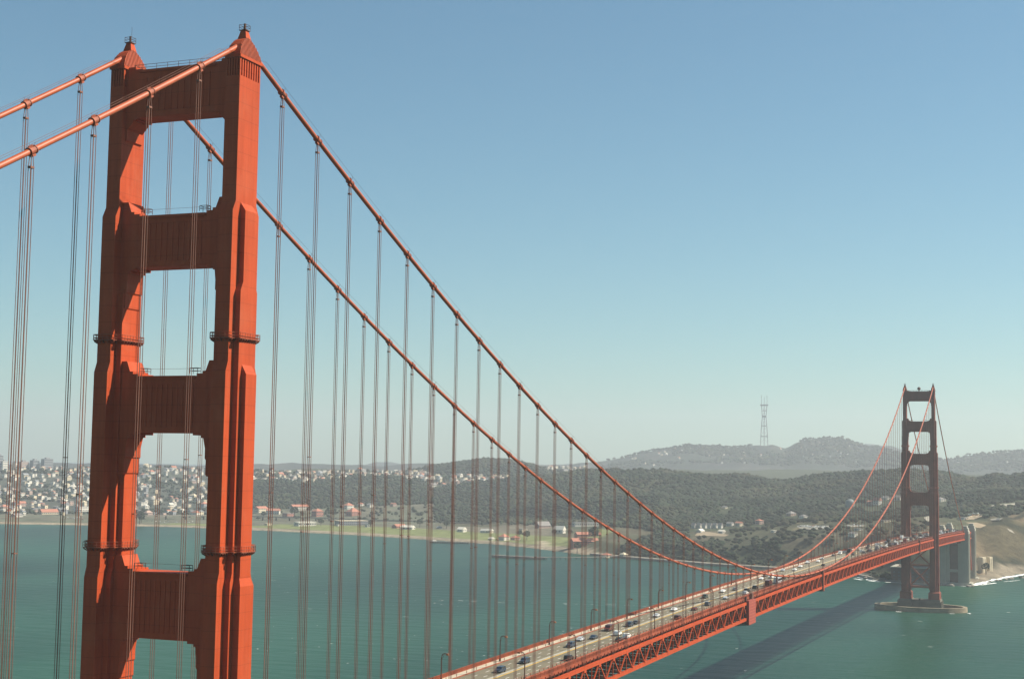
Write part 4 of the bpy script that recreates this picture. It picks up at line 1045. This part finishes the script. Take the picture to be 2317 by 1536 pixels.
# surf
fo = MB()
def foam(pts, wid, z=.06):
    P_ = []
    for a, b in zip(pts[:-1], pts[1:]):
        L = math.dist(a, b); n = max(2, int(L/2.5))
        for k in range(n): t = k/n; P_.append((a[0]+(b[0]-a[0])*t, a[1]+(b[1]-a[1])*t))
    L_, R_ = [], []
    for i, p in enumerate(P_):
        q = P_[min(i+1, len(P_)-1)]; r0 = P_[max(i-1, 0)]; dx, dy = q[0]-r0[0], q[1]-r0[1]; l = math.hypot(dx, dy) or 1
        w1 = wid*(.25+vnoise(p[0], p[1], 9, 31))*.8; w2 = wid*(.1+.9*vnoise(p[0], p[1], 6, 33))
        L_.append((p[0]-dy/l*w1, p[1]+dx/l*w1, z)); R_.append((p[0]+dy/l*w2, p[1]-dx/l*w2, z))
    n = len(P_); fo.add(L_+R_, [(i, i+1, n+i+1, n+i) for i in range(n-1)])
foam([(24,1640),(32,1712),(48,1800),(72,1890),(115,1946),(205,2064)], 7)
foam([(30,1650),(44,1700)], 3.5); foam([(52,1725),(70,1765)], 2.0)
foam([(-96,1652),(-118,1690),(-150,1738),(-165,1744)], 9); foam([(-88,1632),(-104,1640)], 5); foam([(-112,1652),(-126,1668)], 4)
foam([(-22,1625),(-60,1628),(-84,1630)], 3); foam([(0,1619),(22,1618)], 2)
foam([(-20,1249),(-12,1248.5)], 2.4); foam([(30,1255),(37,1258)], 1.6); foam([(46,1270),(49,1262)], 2)
foam([(105,1300),(111,1303)], 3.5); foam([(80,1300),(86,1301)], 1.4); foam([(122,1318),(132,1322)], 1.4)
for _ in range(60):
    x = random.uniform(-900, 60); y = random.uniform(350, 1750)
    if abs(x) < 50: continue
    foam([(x, y), (x+random.uniform(2, 5), y+random.uniform(-.5, 1.5))], random.uniform(.5, 1.1))
def sea(u, v):
    d = _f*FPX + _r*(u-IW/2) - _u*(v-IH/2); t = -CZ/d.z; return (CX+d.x*t, CY+d.y*t)
for k in range(46):
    t = random.random(); a = sea(990+570*t, 1358+14*t+random.uniform(-1.2, 1.2)); foam([a, (a[0]+random.uniform(3, 9), a[1]+random.uniform(-1, 1))], random.uniform(.3, .8))
for k in range(90):
    a = sea(random.uniform(590, 1250), random.uniform(1270, 1500)); foam([a, (a[0]+random.uniform(1.5, 4), a[1]+random.uniform(-.5, .5))], random.uniform(.3, .7))
tag(fo.build('surf', M['foam'], fix=False), 'white surf and scattered whitecaps on the bay water', 'surf', kind='stuff')

# ------------------------------------------------------------------ woods
def ico(sub):
    bm = bmesh.new(); bmesh.ops.create_icosphere(bm, subdivisions=sub, radius=1); bm.verts.ensure_lookup_table()
    v = np.array([p.co[:] for p in bm.verts]); f = np.array([[q.index for q in p.verts] for p in bm.faces]); bm.free(); return v, f
def woods():
    I2 = ico(2); I1 = ico(1)
    sets = []
    def sample(u0, u1, r0, r1, n, size, I):
        u = rng.uniform(u0, u1, n); r = np.sqrt(rng.uniform(r0**2, r1**2, n)); a = YAW+np.arctan((u-IW/2)/FPX)
        x, y = CX+r*np.sin(a), CY+r*np.cos(a)
        k = rng.random(n) < forest_mask(x, y)*(.75+.5*vnoise(x, y, 60, 12))
        x, y = x[k], y[k]; ok = np.ones(len(x), bool)
        for q in NB: ok &= (x-q[0])**2+(y-q[1])**2 > q[2]**2
        x, y = x[ok], y[ok]; z = ground(x, y); g = z > 1.5; x, y, z = x[g], y[g], z[g]
        s = size*rng.uniform(.55, 1.3, len(x)); sets.append((x, y, z, s, I))
    sample(1150, 2500, 1800, 3300, 34000, 4.3, I1)
    sample(-150, 1400, 2400, 4500, 32000, 4.8, I1)
    sample(1150, 2500, 3250, 4300, 22000, 5.6, I1)
    sample(-150, 1400, 4450, 5300, 9000, 6.5, I1)
    sample(1380, 2420, 7500, 8700, 9000, 9.5, I1); sample(950, 1210, 4800, 5150, 3500, 7.0, I1)
    Vs, Fs, off, Cs = [], [], 0, []
    for x, y, z, s, (iv, fi) in sets:
        n = len(x)
        if not n: continue
        j = rng.uniform(.68, 1.28, (n, len(iv), 1)); v = iv[None]*j*s[:, None, None]
        v[:, :, 2] *= rng.uniform(.4, .8, (n, 1)); v[:, :, 0] *= rng.uniform(.8, 1.2, (n, 1))
        v[:, :, 0] += x[:, None]; v[:, :, 1] += y[:, None]; v[:, :, 2] += (z+s*.6)[:, None]
        Vs.append(v.reshape(-1, 3)); Fs.append((fi[None]+(np.arange(n)*len(iv))[:, None, None]).reshape(-1, 3)+off); off += n*len(iv)
        c = np.array((0.027, 0.036, 0.021))[None]*rng.uniform(.75, 1.25, (n, 1))*(.65+.7*vnoise(x, y, 160, 16))[:, None]; t = (vnoise(x, y, 130, 14) > .6)[:, None]
        c = np.where(t, c*np.array((1.5, 1.25, 1.2)), c); c *= (1+rng.uniform(-.15, .15, (n, 3)))
        Cs.append(np.repeat(c, len(iv), 0))
    V = np.concatenate(Vs); F = np.concatenate(Fs); C = np.concatenate(Cs)
    me = bpy.data.meshes.new('woodland'); me.vertices.add(len(V)); me.vertices.foreach_set('co', V.ravel())
    me.loops.add(F.size); me.loops.foreach_set('vertex_index', F.ravel().astype(np.int32))
    me.polygons.add(len(F)); me.polygons.foreach_set('loop_start', np.arange(0, F.size, 3)); me.polygons.foreach_set('loop_total', np.full(len(F), 3))
    me.update(calc_edges=True)
    ca = me.color_attributes.new('leaf_tint', 'FLOAT_COLOR', 'POINT'); ca.data.foreach_set('color', np.concatenate([C, np.ones((len(C), 1))], 1).ravel())
    m = bpy.data.materials.new('woodland_foliage'); m.use_nodes = True; b = m.node_tree.nodes['Principled BSDF']; b.inputs['Roughness'].default_value = .95; b.inputs['Specular IOR Level'].default_value = .1
    a = m.node_tree.nodes.new('ShaderNodeAttribute'); a.attribute_name = 'leaf_tint'; m.node_tree.links.new(a.outputs['Color'], b.inputs['Base Color'])
    me.materials.append(m)
    tag(link('woodland', me), 'dense dark green woods covering the shore hills behind the bridge', 'woods', kind='stuff')
woods()
# individual trees on and beside the lawn
def tree_proto(seed):
    rg = random.Random(seed); o = empty('tree'); t = MB(); t.rod((0,0,-1), (0,0,6), .55, 7, .3)
    for k in range(4): a = k*1.6; t.rod((0,0,4+k*.5), (2.4*math.cos(a), 2.4*math.sin(a), 7+k*.6), .2, 5, .08)
    t.build('trunk', M['bark'], o); c = MB()
    for _ in range(420):
        a = rg.uniform(0, 6.28); ph = math.asin(rg.uniform(-.6, 1)); rr_ = rg.uniform(.55, 1)**.5
        lob = 1+.25*math.sin(3*a+seed)*math.cos(ph*2)
        p = Vector((4.6*rr_*math.cos(a)*math.cos(ph)*lob, 4.6*rr_*math.sin(a)*math.cos(ph)*lob, 8.2+4.6*rr_*math.sin(ph)))
        s = rg.uniform(.45, 1.0); d1 = Vector((rg.uniform(-1,1), rg.uniform(-1,1), rg.uniform(-1,1))).normalized()*s; d2 = d1.cross(Vector((rg.uniform(-1,1), rg.uniform(-1,1), 1))).normalized()*s
        c.add([p-d1, p+d2*.8, p+d1, p-d2*.8], [(0,1,2,3)])
    c.build('crown', M['leaf2'], o, fix=False); return o
protos = [tree_proto(i) for i in range(3)]
first = [True]*3
TL = [(742,1172,'tree left of the grey warehouse'),(757,1170,'tree'),(838,1192,'t'),(726,1190,'t'),(596,1172,'t'),(666,1172,'t'),(896,1170,'t'),(338,1152,'t'),(1176,1216,'t'),(1290,1212,'t'),
      (1192,1222,'t'),(1254,1212,'t'),(1344,1226,'t'),(700,1162,'t'),(316,1186,'t'),(320,1182,'t'),(1306,1250,'t'),(1010,1196,'t'),(950,1193,'t'),(2231,1297,'b')]
TLAB = ['leafy tree at the left end of the long grey warehouse', 'tree behind the left end of the grey warehouse', 'tree touching the white box shed by the lawn', 'round tree between the white hangar and the grey warehouse',
        'tree beside the cream block at the near tower', 'dark tree between the two brick red blocks', 'tree on the slope left of the white boathouse', 'tree below the gridded cream block seen through the near tower',
        'tree behind the small red roofed coast house', 'tree at the upper end of the brick barracks', 'bushy tree right of the coast houses on the beach', 'tree left of the white chapel',
        'dark tree in front of the lower brick barracks', 'dark tree beside the hipped brick red block', 'taller shore tree seen through the near tower at its left inner edge', 'shorter shore tree seen through the near tower at its left inner edge',
        'low tree on the grass above the sea wall', 'tree behind the low pale hut on the lawn', 'tree right of the white boathouse', 'small dark tree beside the right cream concrete block']
for i, (u, v, _) in enumerate(TL):
    k = i % 3
    if first[k]: o = protos[k]; first[k] = False
    else: o = copy_tree(protos[k])
    p = at(u, v); o.location = p; s = random.uniform(.9, 1.35)*(1.6 if i in (0, 14, 5, 12) else 1); o.scale = (s, s, s); o.rotation_euler = (0, 0, random.uniform(0, 6))
    tag(o, TLAB[i], 'tree', 'single trees near the shore buildings')

# ------------------------------------------------------------------ street lamps
def lamp():
    o = empty('street_lamp'); p = MB(); p.rod((0,0,0), (0,0,7.0), .2, 8, .16); p.box(-.25,.25,-.25,.25,0,.9); p.build('pole', M['lamp'], o)
    a = MB(); a.tube([(0,0,6.9),(.12,0,7.5),(.45,0,7.95),(.95,0,8.15),(1.6,0,8.1)], .14, 6); a.rod((0,0,6.2),(.9,0,7.9),.05,4); a.build('arm', M['lamp'], o)
    h = MB(); h.frus(1.95, 0, 7.65, .5, .34, 8.2, .3, .2); h.build('lamp_head', M['lamphead'], o); return o
L0 = lamp(); fst = True
ORD = ['first','second','third','fourth','fifth','sixth','seventh','eighth','ninth','tenth','eleventh','twelfth','thirteenth','fourteenth','fifteenth','sixteenth','seventeenth','eighteenth','nineteenth','twentieth']
def ordn(i):
    n = i+1; pre = ''
    if n > 100: pre = 'hundred and '; n -= 100
    if n <= 20: return pre+ORD[n-1]
    return pre+['twenty', 'thirty', 'forty', 'fifty', 'sixty', 'seventy', 'eighty', 'ninety', 'hundred'][n//10-2] + ('' if n % 10 == 0 else '-'+ORD[n % 10-1])
for s, y0, nm in ((-1, 154.8, 'far east side'), (1, 168, 'near west side')):
    i = 0; y = y0
    while y < 1600:
        if abs(y-SPAN) > 9:
            if fst: o = L0; fst = False
            else: o = copy_tree(L0)
            o.location = (s*10.6, y, zrd(y)+.2); o.rotation_euler = (0, 0, 0 if s < 0 else math.pi)
            tag(o, f'orange street lamp on the {nm} of the bridge, {ordn(i)} from the bottom edge', 'street lamp', f'street lamps along the {nm} of the bridge'); i += 1
        y += 45.72

# ------------------------------------------------------------------ vehicles
CARP = {}
def car_proto(kind, col):
    if (kind, col) in CARP: return copy_tree(CARP[(kind, col)])
    o = empty({'sedan': 'car', 'suv': 'suv', 'van': 'van', 'bus': 'bus', 'truck': 'truck'}[kind])
    L, W_, prof, win = {
        'sedan': (4.7, 1.8, [(-2.35,.35),(2.35,.35),(2.35,.75),(1.35,.95),(.55,1.42),(-.95,1.42),(-1.75,1.02),(-2.35,.95)], [(1.2,.97),(.5,1.37),(-.9,1.37),(-1.6,1.02)]),
        'suv': (4.9, 1.95, [(-2.45,.4),(2.45,.4),(2.45,1.0),(1.3,1.15),(.7,1.78),(-2.1,1.82),(-2.45,1.15)], [(1.15,1.18),(.62,1.7),(-2.0,1.74),(-2.25,1.2)]),
        'van': (5.6, 2.1, [(-2.8,.4),(2.8,.4),(2.8,1.1),(2.0,1.4),(1.5,2.3),(-2.7,2.35),(-2.8,1.2)], [(1.9,1.45),(1.45,2.15),(-.2,2.15),(-.2,1.45)]),
        'bus': (11.5, 2.5, [(-5.7,.4),(5.7,.4),(5.75,1.6),(5.5,3.3),(-5.7,3.3)], [(5.35,1.5),(5.25,2.7),(-5.3,2.7),(-5.3,1.5)]),
        'truck': (8.0, 2.4, [(-4,.5),(4,.5),(4,1.6),(3.4,2.6),(2.2,2.7),(2.1,3.3),(-4,3.3)], [(3.75,1.7),(3.2,2.5),(2.6,2.5),(2.6,1.7)])}[kind]
    b = MB(); b.prism(prof, 'x', -W_/2, W_/2)
    for v_i, v in enumerate(b.v):
        if v[2] > 1.2 and kind in ('sedan', 'suv'): b.v[v_i] = (v[0]*.84, v[1], v[2])
    ob = b.build('body', CM[col], o)
    g = MB(); ww = W_/2+.01 if kind not in ('sedan', 'suv') else W_/2*.94
    g.prism(win, 'x', -ww, ww); g.build('windows', M['glass'], o)
    ws = MB(); zt = max(q[1] for q in win); f = win[0]; e = win[1]
    ws.add([(-W_*.38,f[0]+.1,f[1]+.02),(W_*.38,f[0]+.1,f[1]+.02),(W_*.34,e[0]+.1,e[1]),(-W_*.34,e[0]+.1,e[1])], [(0,1,2,3)])
    ws.add([(-W_*.36,win[-1][0]-.12,win[-1][1]),(W_*.36,win[-1][0]-.12,win[-1][1]),(W_*.33,win[-2][0]-.12,win[-2][1]),(-W_*.33,win[-2][0]-.12,win[-2][1])], [(0,1,2,3)]); ws.build('windscreen', M['glass'], o)
    r = .34 if kind in ('sedan', 'suv', 'van') else .5
    for sx in (-1, 1):
        for yy in (-L*.31, L*.31):
            w_ = MB(); w_.rod((sx*(W_/2-.22), yy, r), (sx*(W_/2+.03), yy, r), r, 12); w_.build('wheel', M['tyre'], o)
        h = MB(); h.box(sx*W_*.36-.2, sx*W_*.36+.2, L/2-.06, L/2+.04, .58, .78); h.build('headlight', M['chrome'], o)
    CARP[(kind, col)] = o; return o
raw = [(0.9,180,'suv','dark_blue',1),(.6,201.3,'suv','dark_blue',1),(9.4,214.2,'suv','black',1),(.3,245.2,'suv','dark_blue',1),(-2.4,262.8,'sedan','silver',1),(.4,270.3,'sedan','dark_blue',1),
 (-3.2,296.1,'van','maroon',1),(2,283.9,'suv','white',1),(9.2,268.8,'sedan','black',1),(10.5,277.6,'suv','white',1),(-.6,313.5,'suv','dark_blue',1),(1.9,322.8,'sedan','black',1),(-1.5,351.6,'sedan','silver',1),
 (.7,378.8,'sedan','white',1),(10.9,347.3,'suv','maroon',1),(7.5,385.1,'sedan','maroon',1),(7.5,408.3,'suv','grey',1),(-2.4,442.3,'suv','green',1),(-2.2,477.3,'sedan','white',1),(8.2,442.5,'sedan','silver',1),
 (-.1,492.1,'sedan','grey',1),(9.7,471,'suv','white',1),(6.7,485.9,'suv','black',1),(-3.6,566.5,'sedan','white',1),(-1.1,581.1,'van','white',1),(8.5,524.8,'truck','maroon',1),(8.5,548.2,'bus','silver',1),
 (6.2,505.6,'suv','black',1),(-5.8,590.5,'sedan','grey',1),(7.9,576.9,'suv','black',1),(-4.7,640.6,'sedan','silver',1),(1.6,648.5,'sedan','white',1),(-2.1,680.2,'sedan','white',1),(-5.5,720.7,'suv','white',1),
 (-4.9,773.1,'sedan','silver',1),(-1.8,741.4,'sedan','white',1),(6,702.7,'sedan','black',1),(-6,848,'van','white',1),(-4.9,817.9,'sedan','black',1),(6.5,774.8,'sedan','grey',1),(3,840.4,'sedan','black',1),
 (-5.2,923.9,'suv','white',1),(-3.5,887,'sedan','red',1)]
cars = []
for x, y, kd, cl, _ in raw:
    x = x-1.8
    ln = min((-7.9, -4.8, -2.2, 2.4, 5.3, 8.1), key=lambda q: abs(q-x)); cars.append([ln+random.uniform(-.15, .15), y, kd, cl])
occ = {}
for c in cars: occ.setdefault(round(c[0]), []).append(c[1])
for ln in (-7.9, -4.8, -2.2, 2.4, 5.3, 8.1):
    y = 860+random.uniform(0, 30)
    while y < 1700:
        if abs(y-SPAN) > 0 and all(abs(y-c[1]) > 9 or abs(ln-c[0]) > 2 for c in cars):
            cars.append([ln+random.uniform(-.2, .2), y, random.choices(['sedan','suv','van','bus','truck'],[5,4,1,.25,.3])[0], random.choices(list(pal), [3,3,5,1.2,1,3,.8,1,.8])[0]])
        y += random.uniform(13, 42) if ln > 0 else random.uniform(17, 75)
cars.sort(key=lambda c: c[1]); cnt = {'e': 0, 'w': 0}
for x, y, kd, cl in cars:
    sd = 'e' if x < 0 else 'w'
    o = car_proto(kd, cl); sl_ = math.atan2(zrd(y+2)-zrd(y-2), 4)
    o.location = (x, y, zrd(y)+.01); o.rotation_euler = (sl_, 0, 0) if sd == 'w' else (-sl_, 0, math.pi)
    nm = {'sedan': 'car', 'suv': 'tall car', 'van': 'van', 'bus': 'coach', 'truck': 'box truck'}[kd]
    tag(o, f"{cl.replace('_',' ')} {nm} on the {'far' if sd=='e' else 'near'} carriageway, {ordn(cnt[sd])} vehicle from the bottom edge", nm.split()[-1], 'vehicles crossing the bridge'); cnt[sd] += 1

# a few walkers on the far footway
def person(x, y, col, label):
    me = bpy.data.meshes.new('person'); bm = bmesh.new()
    J = [((0,0,.95),.16),((0,0,1.25),.17),((0,0,1.45),.15),((0,0,1.55),.06),((0,.01,1.68),.11),((.1,0,.9),.1),((.12,.1,.48),.07),((.12,.05,.06),.055),((-.1,0,.9),.1),((-.12,-.1,.48),.07),((-.12,-.2,.06),.055),
         ((.2,0,1.42),.06),((.26,-.05,1.12),.045),((.27,.06,.86),.035),((-.2,0,1.42),.06),((-.26,.05,1.12),.045),((-.27,.12,.86),.035)]
    E_ = [(0,1),(1,2),(2,3),(3,4),(0,5),(5,6),(6,7),(0,8),(8,9),(9,10),(2,11),(11,12),(12,13),(2,14),(14,15),(15,16)]
    vs_ = [bm.verts.new(j[0]) for j in J]; [bm.edges.new((vs_[a], vs_[b])) for a, b in E_]; bm.to_mesh(me); bm.free()
    o = link('person', me); sk = o.modifiers.new('skin', 'SKIN')
    for i, (q, r_) in enumerate(J): me.skin_vertices[0].data[i].radius = (r_, r_)
    me.skin_vertices[0].data[0].use_root = True
    o.modifiers.new('sub', 'SUBSURF').levels = 1; me.materials.append(CM[col]); o.location = (x, y, zrd(y)+.2); o.rotation_euler = (0, 0, random.uniform(0, 6))
    tag(o, label, 'person', 'walkers on the far footway')
for i, (y, col, lab) in enumerate(((246, 'black', 'person in dark clothes walking beside the lamp post at the bottom of the bridge'), (318, 'grey', 'person in grey standing on the far footway opposite the dark red van'),
        (352, 'red', 'person in red walking on the far footway'), (372, 'white', 'person in white on the far footway past the one in red'))):
    try: person(-11.3, y, col, lab)
    except Exception as e: print('person', e)

# ------------------------------------------------------------------ haze
hz = MB(); hz.box(-13000, 5200, -700, 14000, -5, 640)
m = bpy.data.materials.new('haze'); m.use_nodes = True; n = m.node_tree; n.nodes.clear()
pv = n.nodes.new('ShaderNodeVolumePrincipled'); pv.inputs['Color'].default_value = (0.78, 0.85, 0.91, 1); pv.inputs['Density'].default_value = HAZE; pv.inputs['Anisotropy'].default_value = .2
ou = n.nodes.new('ShaderNodeOutputMaterial'); n.links.new(pv.outputs[0], ou.inputs['Volume'])
h = hz.build('haze', m); tag(h, 'pale sea haze lying over the whole bay', 'haze', kind='stuff')
